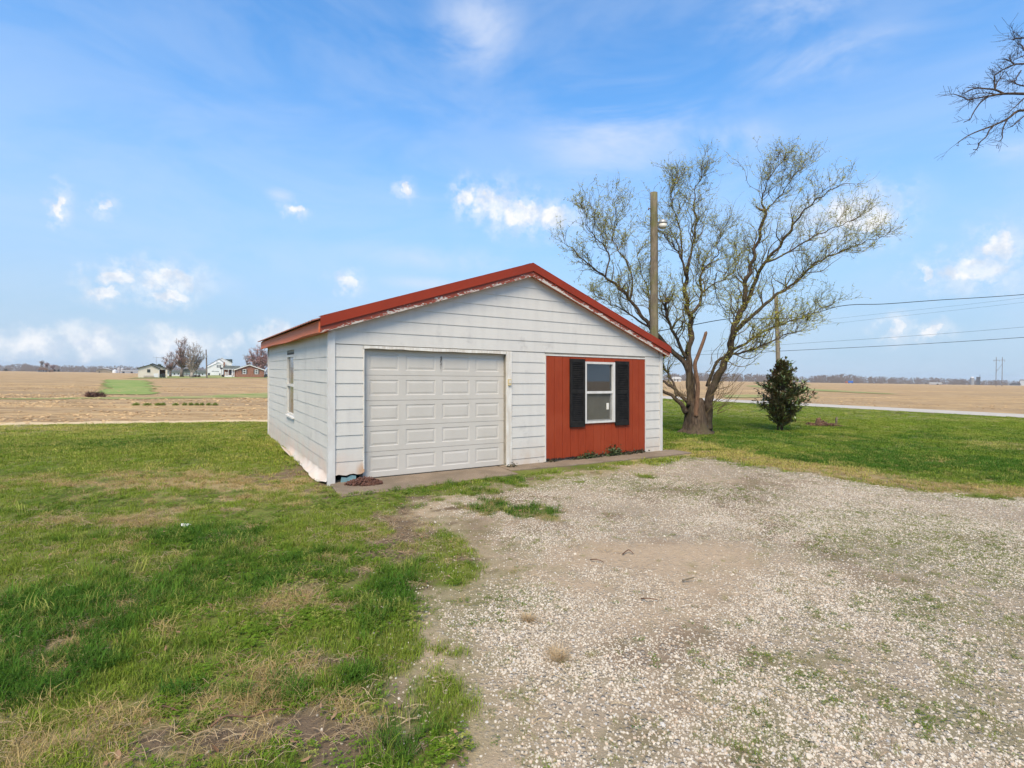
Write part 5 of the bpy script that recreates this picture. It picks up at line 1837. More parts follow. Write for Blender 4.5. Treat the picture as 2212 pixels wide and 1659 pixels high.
def brush_heap():
    rng = random.Random(8)
    a = spot(*z6(1015, 832))
    r = empty('brush_heap', a)
    tag(r, 'low heap of brown brush and a leaning stump behind the shrub', 'brush heap')
    b = MB()
    s = a.y / FPX / 1.38877 / 1.989
    for i in range(70):
        x = rng.uniform(-75, 70) * s; y = rng.uniform(-.3, .3); z = rng.uniform(.01, .16) * (1 - abs(x) / (95 * s))
        d = Vector((rng.uniform(-1, 1), rng.uniform(-1, 1), rng.uniform(-.25, .35))) * rng.uniform(.08, .28)
        p = Vector((x, y, z))
        b.tube([p - d, p + Vector((0, 0, .02)), p + d], rng.uniform(.008, .024), 5)
    b.build('sticks', M['deadwood'], r)['kind'] = 'stuff'
    x = -30 * s
    MB().tube([(x - .05, 0, 0), (x, 0, .25), (x + .06, -.02, 45 * s)], [.09, .075, .055], 9).build('stump', M['deadwood'], r)
    st = empty('stake', spot(*z6(1090, 826)))
    tag(st, 'short leaning stake standing at the right end of the brush heap', 'stake')
    MB().tube([(0, 0, 0), (.02, 0, .25), (.03, 0, 52 * s)], [.045, .04, .02], 6).build('post', M['pole'], st)
    MB().tube([(.0, -.02, .1), (-.06, -.05, .2), (-.05, -.06, .3)], .008, 5).build('tie', M['wire'], st)
brush_heap()

def bare_branches(b, p, d, L, rad, lev, rng, spread=.8, up=.15, seg=4, tips=None, minr=.004, kids=(3, 5)):
    pts = [p.copy()]
    cur = d.copy()
    for i in range(seg):
        cur = (cur + Vector((rng.uniform(-1, 1), rng.uniform(-1, 1), rng.uniform(-1, 1))) * .22 + Vector((0, 0, up))).normalized()
        pts.append(pts[-1] + cur * (L / seg))
    b.tube(pts, [max(minr, rad * (1 - .6 * i / seg)) for i in range(seg + 1)], 6 if lev > 2 else (4 if lev > 1 else 3), False)
    if tips is not None and lev <= 1:
        tips.extend(pts[1:])
    if lev > 0:
        n = rng.randint(*kids)
        for k in range(n):
            i = rng.randint(max(1, seg // 2), seg)
            dd = (cur * .8 + Vector((rng.uniform(-1, 1), rng.uniform(-1, 1), rng.uniform(-.7, 1))) * spread).normalized()
            bare_branches(b, pts[i], dd, L * rng.uniform(.5, .75), max(minr, rad * .5), lev - 1, rng, spread, up, seg, tips, minr, kids)

def overhanging_tree():
    """the tree beyond the right edge whose branch ends reach into the picture"""
    rng = random.Random(17)
    D = 9.0
    base = Vector((13.2, 8.6, 0))
    r = empty('bare_tree', base)
    tag(r, 'bare budding tree beyond the right edge, its twigs reaching in at the top right', 'tree')
    def P(x, y, d=D):
        return at_depth((2780 + x / 4.147) / 1.38877, (80 + y / 4.147) / 1.38877, d) - base
    MB().tube([(0, 0, -.1), (.02, 0, .5), (-.05, .02, 2.0), (-.15, 0, 3.6), (-.3, .05, 5.4)], [.36, .28, .24, .20, .15], 12).build('trunk', M['bark'], r, True)
    limbs = [([(-.2, .02, 4.4)], [(2300, 1050), (1700, 850), (1211, 835), (960, 835), (780, 862), (650, 885), (520, 915)], .045, .008),
             ([(-.15, 0, 3.7)], [(2400, 1500), (1700, 1230), (1211, 1040), (1010, 1145), (840, 1225), (640, 1300), (500, 1365), (380, 1450)], .04, .006),
             ([(-.3, .05, 5.2)], [(2200, 500), (1700, 430), (1400, 455), (1211, 462), (1090, 472), (950, 535), (860, 600)], .036, .007),
             ([(-.3, .05, 5.3)], [(2100, 250), (1600, 130), (1211, 140), (1120, 150), (1055, 160)], .034, .006)]
    sub = [([(960, 835), (850, 785), (720, 770), (620, 765), (540, 790), (470, 830)], .018), ([(850, 785), (845, 690), (850, 600), (880, 570)], .015), ([(850, 785), (880, 690), (930, 620), (965, 550)], .012),
           ([(780, 862), (680, 935), (620, 1010), (570, 1090), (540, 1150), (460, 1190)], .014), ([(840, 1225), (780, 1290), (740, 1370), (660, 1440), (630, 1520), (580, 1530)], .014),
           ([(1010, 1145), (960, 1240), (940, 1320), (940, 1390), (890, 1430)], .013), ([(520, 915), (430, 870), (340, 840), (300, 845)], .011), ([(1211, 740), (1120, 715), (1080, 690), (1040, 670)], .012), ([(1211, 890), (1130, 970), (1060, 1030), (1020, 1070)], .012),
           ([(1211, 1110), (1120, 1190), (1060, 1240), (1000, 1260)], .012), ([(1090, 472), (1040, 420), (1030, 350)], .011), ([(1175, 545), (1120, 630), (1110, 670), (1040, 700)], .012), ([(890, 850), (760, 825), (640, 830), (560, 850)], .011),
           ([(1211, 300), (1190, 240), (1150, 205)], .012), ([(1211, 360), (1140, 390), (1080, 415)], .010)]
    tw = MB(); tips = []
    for st, px, r0, r1 in limbs:
        pts = catmull([Vector(p) for p in st] + [P(*p) for p in px], 4)
        MB().tube(pts, [r0 + (r1 - r0) * (i / (len(pts) - 1)) ** .6 for i in range(len(pts))], 7).build('limb', M['bark'], r, True)
        for q in range(15):
            i = rng.randint(len(pts) // 3, len(pts) - 2)
            d = ((pts[i + 1] - pts[i]).normalized() * .8 + Vector((rng.uniform(-1, .6), rng.uniform(-1, 1), rng.uniform(-.8, 1))) * .7).normalized()
            bare_branches(tw, pts[i], d, rng.uniform(.16, .34), .004, 1, rng, .9, .0, 4, tips, .0022, (2, 3))
    for px, r0 in sub:
        pts = catmull([P(*p) for p in px], 4)
        tw.tube(pts, [r0 * (1 - .6 * i / (len(pts) - 1)) for i in range(len(pts))], 5, False)
        for q in range(9):
            i = rng.randint(1, len(pts) - 2)
            d = ((pts[i + 1] - pts[i]).normalized() * .7 + Vector((rng.uniform(-1, .8), rng.uniform(-1, 1), rng.uniform(-.8, 1))) * .8).normalized()
            bare_branches(tw, pts[i], d, rng.uniform(.10, .24), .0035, 1, rng, .9, .0, 4, tips, .0022, (2, 3))
    # an even crown out of frame, so that the tree is whole
    for q in range(26):
        a = rng.uniform(0, 6.283)
        d = Vector((abs(math.cos(a)) * .9 + .1, math.sin(a), rng.uniform(.1, 1.2))).normalized()
        bare_branches(tw, Vector((-.2 + .3 * rng.random(), .02, rng.uniform(3.4, 5.4))), d, rng.uniform(1.6, 2.6), .06, 2, rng, .6, .06, 5, None, .005, (3, 4))
    V = []; F = []
    for p in tips:
        if rng.random() < .5:
            d = Vector((rng.uniform(-1, 1), rng.uniform(-1, 1), rng.uniform(-1, 1))).normalized(); s = d.orthogonal().normalized(); t = d.cross(s)
            k = len(V); L = .016; W = .004
            V += [p - d * L * .5, p + s * W, p + t * W, p - s * W, p - t * W, p + d * L * .5]
            F += [(k, k + 1, k + 2), (k, k + 2, k + 3), (k, k + 3, k + 4), (k, k + 4, k + 1), (k + 5, k + 2, k + 1), (k + 5, k + 3, k + 2), (k + 5, k + 4, k + 3), (k + 5, k + 1, k + 4)]
    tw.build('twigs', M['twig_dark'], r)['kind'] = 'stuff'
    link('buds', fast_mesh('buds', np.array([tuple(v) for v in V]), np.array(F)), M['twig_dark'], r)['kind'] = 'stuff'
overhanging_tree()

# ---- twigs and scraps lying about
def stick(pts, rad, label, name='twig', group='sticks lying about the yard'):
    P = [spot(*p) for p in pts]
    b = MB()
    P = catmull([Vector((p.x, p.y, rad + .012 + .02 * (i % 2))) for i, p in enumerate(P)], 4)
    b.tube(P, [rad * (1 - .5 * i / (len(P) - 1)) for i in range(len(P))], 6)
    o = b.build(name, M['pole'] if rad > .007 else M['deadwood'], None, True)
    tag(o, label, 'twig', group)
stick([(454, 1578), (490, 1562), (540, 1556), (585, 1548), (617, 1539)], .0055, 'long grey twig lying in the foreground lawn')
stick([(333, 1533), (358, 1541), (392, 1545)], .005, 'short pale twig in the straw at the bottom left')
stick([(1474, 1259), (1500, 1257)], .009, 'thick short stick on the bare dirt of the driveway')
stick([(1385, 1298), (1400, 1303), (1420, 1300)], .006, 'crooked dark twig in the middle of the driveway')
stick([(1275, 1213), (1290, 1217), (1305, 1219)], .006, 'thin dark twig on the gravel nearer the garage door')
stick([(1345, 1201), (1358, 1196), (1368, 1200)], .007, 'small dark stick on the gravel in front of the red panel')
M['straw'] = leaf_mat('dead_straw_blade', (0.62, 0.48, 0.29), (0.50, 0.37, 0.22), None, .9, .45)
def tussock(px, py, r, lab, seed):
    p = spot(px, py)
    o = bpy.data.objects.new('straw_tussock', tuft(seed, 210, .22 * r, .62 * r, .0030, r * .35, .8, 2.6, M['straw'], .9))
    COL.objects.link(o)
    o.location = (p.x, p.y, 0.0)
    tag(o, lab, 'grass tussock', 'dead tussocks in the gravel')
tussock(1206, 1424, .13, 'larger straw-coloured dead tussock in the gravel, the one nearer the viewer', 61)
tussock(1142, 1341, .10, 'smaller straw-coloured dead tussock in the gravel, the one nearer the garage', 62)

def scrap():
    p = spot(402, 1143)
    b = MB()
    rng = random.Random(2)
    vs = [(.028 * i + rng.uniform(-.008, .008), .026 * j + rng.uniform(-.008, .008), .03 + rng.uniform(0, .03)) for i in range(4) for j in range(3)]
    fs = [(i * 3 + j, (i + 1) * 3 + j, (i + 1) * 3 + j + 1, i * 3 + j + 1) for i in range(3) for j in range(2)]
    o = b.add(vs, fs).build('paper_scrap', M['paper'])
    o.location = (p.x - .07, p.y, 0)
    sm = o.modifiers.new('thickness', 'SOLIDIFY'); sm.thickness = .002
    tag(o, 'crumpled white paper scrap lying in the left lawn', 'litter')
scrap()

# ================================================================== FAR THINGS
M['cream'] = simple('cream_siding', (0.66, 0.60, 0.50), (0.60, 0.54, 0.45), .6, .7, 0)
M['white_far'] = simple('white_siding_far', (0.70, 0.70, 0.70), (0.64, 0.64, 0.64), .6, .7, 0)
M['white_trim_far'] = simple('white_paint_far', (0.78, 0.78, 0.77), None, .6, .6, 0)
M['green_trim'] = simple('dark_green_trim', (0.04, 0.055, 0.045), None, .6, .6, 0)
M['shingle'] = simple('grey_shingle', (0.17, 0.19, 0.19), (0.13, 0.145, 0.145), 1.5, .9, 0)
M['shingle_dark'] = simple('dark_shingle', (0.05, 0.065, 0.06), None, 1.5, .9, 0)
M['far_glass'] = simple('far_window_glass', (0.05, 0.06, 0.07), None, .5, .15, 0)
M['tan'] = simple('tan_sheet', (0.36, 0.30, 0.205), (0.31, 0.26, 0.18), .4, .8, 0)
M['pale_metal'] = simple('pale_metal', (0.52, 0.53, 0.54), (0.44, 0.45, 0.46), .4, .6, 0)
M['grey_block'] = simple('grey_silo', (0.28, 0.285, 0.29), (0.22, 0.22, 0.225), .4, .8, 0)
M['dark_far'] = simple('dark_far', (0.03, 0.03, 0.033), None, .5, .6, 0)
M['brown_far'] = simple('brown_far', (0.20, 0.125, 0.08), (0.15, 0.09, 0.06), .6, .8, 0)
M['blue_paint'] = simple('blue_paint', (0.03, 0.14, 0.50), None, .5, .5, 0)
M['red_paint'] = simple('orange_red_paint', (0.40, 0.12, 0.05), None, .5, .5, 0)
M['far_bark'] = simple('far_bark', (0.20, 0.165, 0.14), (0.13, 0.10, 0.085), .8, .9, 0)
M['pale_bark'] = simple('pale_bark', (0.34, 0.30, 0.255), (0.24, 0.20, 0.17), .8, .9, 0)
M['far_twig'] = leaf_mat('budding_twig', (0.34, 0.215, 0.18), (0.22, 0.145, 0.12), None, .9, 0)
M['pink_twig'] = leaf_mat('pink_budding_twig', (0.46, 0.28, 0.265), (0.30, 0.18, 0.17), None, .9, 0)
M['pale_twig'] = leaf_mat('pale_twig', (0.33, 0.27, 0.22), (0.22, 0.17, 0.14), None, .9, 0)
M['wood_twig'] = leaf_mat('distant_twig', (0.15, 0.115, 0.095), (0.085, 0.072, 0.066), None, .95, 0)
M['evergreen'] = leaf_mat('evergreen_leaf', (0.05, 0.065, 0.035), (0.08, 0.09, 0.05), None, .9, 0)
M['redbush'] = leaf_mat('red_brown_bush', (0.07, 0.03, 0.022), (0.04, 0.025, 0.018), None, .9, 0)
M['greenbush'] = leaf_mat('rough_green_weed', (0.20, 0.27, 0.05), (0.30, 0.32, 0.09), None, .9, .4)
M['drybrush'] = leaf_mat('dry_brush', (0.20, 0.10, 0.065), (0.11, 0.06, 0.042), None, .9, 0)

def brick_mat():
    m, t, b = material('red_brick_far')
    tc = t.new('ShaderNodeTexCoord')
    br = t.new('ShaderNodeTexBrick')
    t.put(br.inputs['Vector'], t.mapping(tc.outputs['Object'], rot=(R(90), 0, 0)))
    br.inputs['Color1'].default_value = (.27, .095, .05, 1); br.inputs['Color2'].default_value = (.19, .07, .042, 1); br.inputs['Mortar'].default_value = (.36, .27, .22, 1)
    br.inputs['Scale'].default_value = 2.6
    t.l.new(br.outputs[0], b.inputs['Base Color'])
    b.inputs['Roughness'].default_value = .9
    return m
M['brick'] = brick_mat()

class Far:
    """local frame of a far thing: x right, z up in metres, from photo pixels"""
    def __init__(s, name, zf, x, y, d=None, kx=5.267):
        p = spot(*zf(x, y)) if d is None else at_depth(*zf(x, y), d)
        s.d = p.y
        p.z = gzs(p.y) - .02
        s.k = p.y / FPX / 1.38877 / kx
        s.x0, s.y0 = x, y
        th = -math.atan2(p.x, p.y)
        s.c = math.cos(th)
        s.root = empty(name, p, th)
    def X(s, x): return (x - s.x0) * s.k * s.c
    def Z(s, y): return (s.y0 - y) * s.k
    def pt(s, x, y, dep=0.0): return (s.X(x), dep, s.Z(y))
    def slabp(s, name, poly, dep, th, mat, parent=None):
        """outline in pixels, front at depth dep, thickness th away from the viewer"""
        return MB().prism([s.pt(x, y, dep) for x, y in poly], (0, th, 0)).build(name, mat, parent or s.root)
    def rect(s, name, x0, x1, y0, y1, dep, th, mat, parent=None):
        return MB().box(s.X(x0), s.X(x1), dep, dep + th, s.Z(y1), s.Z(y0)).build(name, mat, parent or s.root)
    def gable_roof(s, name, left, ridge, right, dep0, dep1, mat, th=.18, parent=None):
        b = MB()
        for a, c in ((left, ridge), (ridge, right)):
            A, C = s.pt(*a), s.pt(*c)
            b.add([(A[0], dep0, A[2]), (C[0], dep0, C[2]), (C[0], dep1, C[2]), (A[0], dep1, A[2]), (A[0], dep0, A[2] - th), (C[0], dep0, C[2] - th), (C[0], dep1, C[2] - th), (A[0], dep1, A[2] - th)],
                  [(0, 1, 2, 3), (7, 6, 5, 4), (0, 4, 5, 1), (2, 6, 7, 3), (0, 3, 7, 4), (1, 5, 6, 2)])
        return b.build(name, mat, parent or s.root)
    def window(s, x0, x1, y0, y1, dep, mat=None, mull=True):
        w = s.rect('window', x0, x1, y0, y1, dep - .06, .06, mat or M['white_trim_far'])
        m = (x1 - x0) * .16
        if mull:
            ym = (y0 + y1) / 2; q = (y1 - y0) * .06
            s.rect('pane', x0 + m, x1 - m, y0 + m, ym - q, dep - .08, .019, M['far_glass'], w)
            s.rect('pane', x0 + m, x1 - m, ym + q, y1 - m, dep - .08, .019, M['far_glass'], w)
        else:
            s.rect('pane', x0 + m * .5, x1 - m * .5, y0 + m * .5, y1 - m * .5, dep - .08, .019, M['far_glass'], w)
        return w

def leafy(F_, name, mat, pts, n, size, rng, parent, aspect=.5):
    """cloud of small faces spread about given blobs (x, y, rx, ry in photo pixels)"""
    V = []; Q = []
    for i in range(n):
        x, y, rx, ry = pts[rng.randrange(len(pts))]
        u, v, w = rng.gauss(0, .42), rng.gauss(0, .42), rng.gauss(0, .42)
        c = Vector((F_.X(x + rx * u), rx * F_.k * w, max(.02, F_.Z(y + ry * v))))
        d = Vector((rng.uniform(-1, 1), rng.uniform(-1, 1), rng.uniform(-.3, 1))).normalized() * size * rng.uniform(.5, 1.3)
        s = d.orthogonal().normalized() * size * aspect * rng.uniform(.5, 1.2)
        k = len(V)
        V += [c - s * .5, c + s * .5, c + d]
        Q.append((k, k + 1, k + 2))
    o = link(name, fast_mesh(name, np.array([tuple(v) for v in V]), np.array(Q)), mat, parent)
    o['kind'] = 'stuff'
    return o

def cream_garage():
    f = Far('outbuilding', z7, 300, 697)
    tag(f.root, 'cream gabled outbuilding with dark trim and open carport, leftmost of the homestead', 'outbuilding')
    f.slabp('wall', [(78, 697), (410, 697), (410, 556), (268, 500), (78, 552)], 0, 7.5, M['cream'])
    f.slabp('carport_gable', [(300, 570), (538, 570), (538, 556), (302, 478), (262, 494)], .9, .15, M['cream'])
    f.rect('carport_back', 411, 512, 571, 690, 4.0, .15, M['brown_far'])
    f.rect('carport_post', 512, 540, 571, 697, .3, .5, M['cream'])
    f.gable_roof('roof', (58, 552), (268, 488), (424, 552), -.25, 7.6, M['green_trim'], .16)
    f.gable_roof('carport_roof', (256, 486), (302, 470), (548, 556), .6, 7.8, M['green_trim'], .16)
    f.window(216, 266, 568, 616, 0, M['green_trim'])
    f.rect('downspout', 405, 412, 556, 697, -.1, .09, M['white_trim_far'])
    f.rect('door', 320, 392, 632, 690, -.05, .05, M['white_far'])
    g = Far('lattice_crate', z7, 248, 702, f.d - .8)
    tag(g.root, 'low grey lattice crate standing against the cream outbuilding', 'crate')
    g.rect('rail', 165, 332, 676, 681, 0, .06, M['far_bark']); g.rect('rail', 165, 332, 696, 701, 0, .06, M['far_bark'])
    for i in range(9):
        x = 168 + i * 19
        g.rect('slat', x, x + 6, 677, 702, .07, .05, M['far_bark'])
    c = Far('covered_trailer', z7, 458, 696, f.d + 1.2)
    tag(c.root, 'dark covered equipment parked in the cream carport', 'equipment')
    c.slabp('body', [(412, 690), (505, 690), (505, 640), (480, 630), (420, 640), (410, 660)], 0, 1.6, M['dark_far'])
    c.slabp('tarp', [(414, 692), (452, 692), (450, 645), (420, 642)], -.15, .14, M['green_trim'])
    c.rect('wheel', 470, 488, 676, 696, -.1, .25, M['dark_far'])
    m = Far('antenna_mast', z7, 360, 690, f.d + 9)
    tag(m.root, 'thin television antenna mast above the cream outbuilding', 'antenna')
    MB().tube([m.pt(360, 690), m.pt(360, 372)], .035, 5).build('mast', M['galv'], m.root)
    b = MB().tube([m.pt(302, 374), m.pt(380, 378), m.pt(466, 381)], .03, 4)
    b.build('boom', M['galv'], m.root)
    for x in range(310, 466, 14):
        MB().tube([m.pt(x, 376, -.5 - .004 * (466 - x)), m.pt(x, 376, .5 + .004 * (466 - x))], .016, 3).build('element', M['galv'], m.root)
    MB().tube([m.pt(432, 380), m.pt(434, 410), m.pt(470, 402)], .025, 3).build('stub', M['galv'], m.root)

def white_house():
    f = Far('white_house', z7, 1300, 662)
    tag(f.root, 'white two-storey house with attached garage wing and steep gable', 'house')
    f.slabp('wall', [(1166, 662), (1422, 662), (1422, 455), (1352, 402), (1166, 512)], 2.0, 12, M['white_far'])
    f.slabp('front_gable', [(1150, 662), (1420, 662), (1420, 500), (1350, 452), (1150, 548)], 0, 2.0, M['white_far'])
    f.slabp('rear_wing', [(1365, 660), (1560, 660), (1560, 462), (1395, 392), (1365, 404)], 4.0, 9, M['white_far'])
    f.gable_roof('roof', (1160, 512), (1352, 396), (1428, 452), 1.8, 14, M['shingle'], .3)
    f.gable_roof('gable_roof', (1140, 548), (1350, 446), (1426, 500), -.3, 2.0, M['white_trim_far'], .3)
    f.gable_roof('wing_roof', (1360, 400), (1395, 380), (1568, 462), 3.8, 13, M['white_trim_far'], .3)
    f.slabp('dark_roof', [(1452, 402), (1568, 400), (1572, 460), (1548, 452)], 5.0, 6, M['shingle_dark'])
    ch = f.slabp('chimney', [(1421, 560), (1446, 560), (1446, 450), (1421, 450)], 1.9, 1.2, M['brick'])
    d = f.rect('garage_door', 1232, 1352, 588, 656, -.07, .07, M['white_trim_far'])
    for i in range(5):
        f.rect('door_light', 1238 + i * 23, 1256 + i * 23, 594, 604, -.09, .019, M['far_glass'], d)
    for x in (1315, 1342, 1367):
        f.window(x, x + 18, 496, 542, 0, mull=False)
    f.rect('vent', 1312, 1328, 446, 458, 1.9, .09, M['far_glass'])

def brick_house():
    f = Far('brick_house', z7, 1830, 692)
    tag(f.root, 'single-storey red brick house with white gable trim and two shuttered windows', 'house')
    f.slabp('gable_wall', [(1618, 692), (2068, 692), (2068, 578), (1835, 500), (1618, 566)], 0, 11, M['brick'])
    f.slabp('gable_vent', [(1790, 508), (1880, 508), (1836, 492)], -.09, .09, M['white_trim_far'])
    f.gable_roof('roof', (1602, 572), (1832, 492), (2096, 578), -.45, 11.3, M['white_trim_far'], .26)
    f.gable_roof('shingles', (1602, 568), (1832, 486), (2096, 574), -.3, 11.4, M['shingle'], .10)
    f.rect('wing_wall', 1432, 1617, 566, 690, 3.2, 6, M['brick'])
    f.slabp('wing_roof', [(1425, 570), (1640, 570), (1690, 516), (1448, 512)], 2.2, 3.0, M['shingle'])
    f.rect('fascia', 1428, 1630, 566, 574, 2.1, .09, M['white_trim_far'])
    for x0 in (1728, 1918):
        w = f.window(x0, x0 + 54, 570, 642, 0)
        for s0, s1 in ((x0 - 18, x0 - 1), (x0 + 55, x0 + 72)):
            f.rect('shutter', s0, s1, 574, 640, -.05, .05, M['dark_far'])
    f.rect('door', 1520, 1545, 576, 665, 3.1, .09, M['far_glass'])
    f.rect('window', 1550, 1580, 578, 660, 3.1, .09, M['white_trim_far'])
    f.rect('porch_floor', 1446, 1600, 672, 690, .6, 2.5, M['white_trim_far'])
    for x in (1452, 1500, 1562, 1592):
        f.rect('porch_post', x, x + 7, 574 if x > 1490 else 614, 672, .7, .16, M['white_trim_far'])
    f.rect('railing', 1452, 1506, 622, 630, .72, .1, M['white_trim_far']); f.rect('railing', 1562, 1600, 626, 634, .72, .1, M['white_trim_far'])
    for i in range(10):
        x = 1456 + i * 5
        f.rect('baluster', x, x + 2, 630, 672, .74, .06, M['white_trim_far'])
    f.rect('porch_step', 1506, 1560, 664, 692, .1, .5, M['white_trim_far'])
    rng = random.Random(6)
    for i, (x, y, rx, ry, lab) in enumerate(((1412, 676, 20, 16, 'dark red bush at the left of the brick porch steps'), (1478, 678, 28, 14, 'dark red bush in front of the white porch railing'))):
        g = Far('bush', z7, x, 690, f.d - 1.0)
        tag(g.root, lab, 'bush', 'bushes by the brick house porch')
        leafy(g, 'foliage', M['redbush'], [(x, y, rx, ry)], 260, .3, rng, g.root)
    c = Far('parked_car', z7, 2098, 692, f.d + 2)
    tag(c.root, 'dark car parked beyond the brick house, half hidden by the garage', 'car')
    c.slabp('body', [(2062, 684), (2150, 684), (2150, 664), (2128, 660), (2116, 642), (2078, 640), (2066, 660)], 0, 1.7, M['dark_far'])
    c.slabp('window', [(2074, 660), (2120, 660), (2112, 645), (2080, 644)], -.02, .019, M['far_glass'])
    for x in (2078, 2134):
        MB().tube([c.pt(x, 683, -.06), c.pt(x, 683, .2)], .32, 12).build('wheel', M['dark_far'], c.root)

def homestead_things():
    f = Far('gazebo', z7, 880, 682)
    tag(f.root, 'open picnic shelter with a dark roof behind the pale bare tree', 'shelter')
    f.slabp('roof', [(756, 604), (1012, 604), (960, 560), (810, 560)], -1.5, 4.5, M['shingle_dark'])
    for x in (784, 840, 930, 996):
        f.rect('post', x, x + 7, 604, 682, -1.3 if x in (784, 996) else 2.4, .16, M['far_bark'])
    f.rect('table', 800, 900, 648, 656, 0, .8, M['brown_far']); f.rect('bench', 800, 905, 664, 670, -.8, .35, M['brown_far'])
    f.rect('table_leg', 812, 820, 656, 682, .3, .15, M['brown_far']); f.rect('table_leg', 884, 892, 656, 682, .3, .15, M['brown_far'])
    l = Far('long_shed', z7, 850, 655, f.d + 25)
    tag(l.root, 'long low white shed with grey roof behind the picnic shelter', 'shed')
    l.rect('wall', 545, 1150, 600, 655, 0, 9, M['white_far'])
    l.slabp('roof', [(535, 602), (1160, 602), (1150, 560), (550, 566)], -.4, 9.6, M['shingle'])
    for x in (575, 640, 700, 1030, 1085):
        l.window(x, x + 22, 612, 636, 0, mull=False)
    p = Far('slender_pole', z7, 1160, 700)
    tag(p.root, 'slender utility pole standing left of the white house', 'pole')
    MB().tube([p.pt(1160, 700), p.pt(1154, 480), p.pt(1143, 256)], [.17, .15, .11], 8).build('post', M['far_bark'], p.root)
    MB().tube([p.pt(1136, 268, -.1), p.pt(1152, 262, -.1)], .05, 5).build('crossarm', M['far_bark'], p.root)
    MB().tube([p.pt(1148, 345, -.2), p.pt(1150, 385, -.2)], .16, 8).build('transformer', M['galv'], p.root)
    h = Far('basketball_hoop', z7, 1392, 690)
    tag(h.root, 'basketball hoop on a post in front of the white house', 'basketball hoop')
    MB().tube([h.pt(1394, 690), h.pt(1393, 600), h.pt(1390, 560)], .07, 6).build('post', M['galv'], h.root)
    h.rect('backboard', 1370, 1412, 540, 566, -.3, .06, M['dark_far'])
    a = 2 * math.pi / 10
    MB().tube([Vector(h.pt(1390, 566, -.55)) + Vector((.23 * math.cos(i * a), .23 * math.sin(i * a), 0)) for i in range(11)], .02, 4).build('rim', M['red_paint'], h.root)
    for x0, x1, y0, lab in ((1178, 1212, 626, 'dark bin left of the white house garage door'), (1356, 1376, 632, 'dark bin right of the white house garage door')):
        b = Far('bin', z7, (x0 + x1) / 2, 664)
        tag(b.root, lab, 'bin', 'bins by the white house')
        b.slabp('body', [(x0 + 3, 664), (x1 - 3, 664), (x1, y0 + 5), (x0, y0 + 5)], 0, .6, M['dark_far'])
        b.rect('lid', x0 - 1, x1 + 1, y0, y0 + 5, -.05, .72, M['dark_far'])
    rng = random.Random(14)
    for x, y, rx, ry, lab in ((980, 674, 26, 14, 'low dark red bush right of the picnic shelter'), (1036, 676, 24, 12, 'small dark red bush farther right of the picnic shelter')):
        g = Far('bush', z7, x, 688)
        tag(g.root, lab, 'bush', 'bushes by the picnic shelter')
        leafy(g, 'foliage', M['redbush'], [(x, y, rx, ry)], 260, .3, rng, g.root)
    e = Far('evergreen_tree', z7, 408, 660, spot(*z7(300, 697)).y + 16)
    tag(e.root, 'small dark evergreen showing over the cream carport roof', 'tree')
    MB().tube([e.pt(408, 660), e.pt(408, 500)], [.2, .1], 6).build('trunk', M['far_bark'], e.root)
    leafy(e, 'crown', M['evergreen'], [(395, 500, 40, 40), (425, 510, 40, 40), (408, 540, 60, 60)], 700, .5, rng, e.root)

def far_tree(name, label, x, ybase, d, trunk_top, limbs, rad, bark, twig, seed, twn, tws, blobs, group=None, zf=z7, kx=5.267):
    rng = random.Random(seed)
    f = Far(name, zf, x, ybase, d, kx)
    tag(f.root, label, 'tree', group)
    MB().tube([f.pt(x, ybase + 4), f.pt(x, (ybase + trunk_top) / 2), f.pt(x, trunk_top)], [rad * 1.25, rad, rad * .8], 8).build('trunk', bark, f.root, True)
    b = MB(); tips = []
    for tx, ty in limbs:
        p = Vector(f.pt(x, trunk_top + rng.uniform(0, 20)))
        q = Vector(f.pt(tx, ty, rng.uniform(-1.6, 1.6)))
        d_ = q - p
        n = 5
        pts = [p.lerp(q, i / n) + Vector((rng.uniform(-1, 1), rng.uniform(-1, 1), rng.uniform(-1, 1))) * d_.length * (.035 if 0 < i < n else 0) + Vector((0, 0, .10 * d_.length * math.sin(math.pi * i / n) * (-.5))) for i in range(n + 1)]
        b.tube(pts, [rad * .62 * (1 - .82 * i / n) for i in range(n + 1)], 5, False)
        for k in range(9):
            i = rng.randint(1, n)
            dd = (d_.normalized() + Vector((rng.uniform(-1, 1), rng.uniform(-1, 1), rng.uniform(-.4, 1))) * .7).normalized()
            bare_branches(b, pts[i], dd, d_.length * rng.uniform(.16, .32), rad * .15, 1, rng, .7, .1, 3, tips, .018, (3, 4))
    o = b.build('branches', bark, f.root)
    o['kind'] = 'stuff'
    V = []; Q = []
    for p in tips:
        for _ in range(twn):
            d_ = Vector((rng.uniform(-1, 1), rng.uniform(-1, 1), rng.uniform(-.4, 1.2))).normalized() * tws * rng.uniform(.5, 1.4)
            s = d_.orthogonal().normalized() * tws * .10
            s = Matrix.Rotation(rng.uniform(0, 6.28), 3, d_.normalized()) @ s
            k = len(V)
            c = p + Vector((rng.gauss(0, .12), rng.gauss(0, .12), rng.gauss(0, .12)))
            V += [c - s, c + s, c + d_]; Q.append((k, k + 1, k + 2))
    o = link('crown', fast_mesh('crown', np.array([tuple(v) for v in V]), np.array(Q)), twig, f.root)
    o['kind'] = 'stuff'

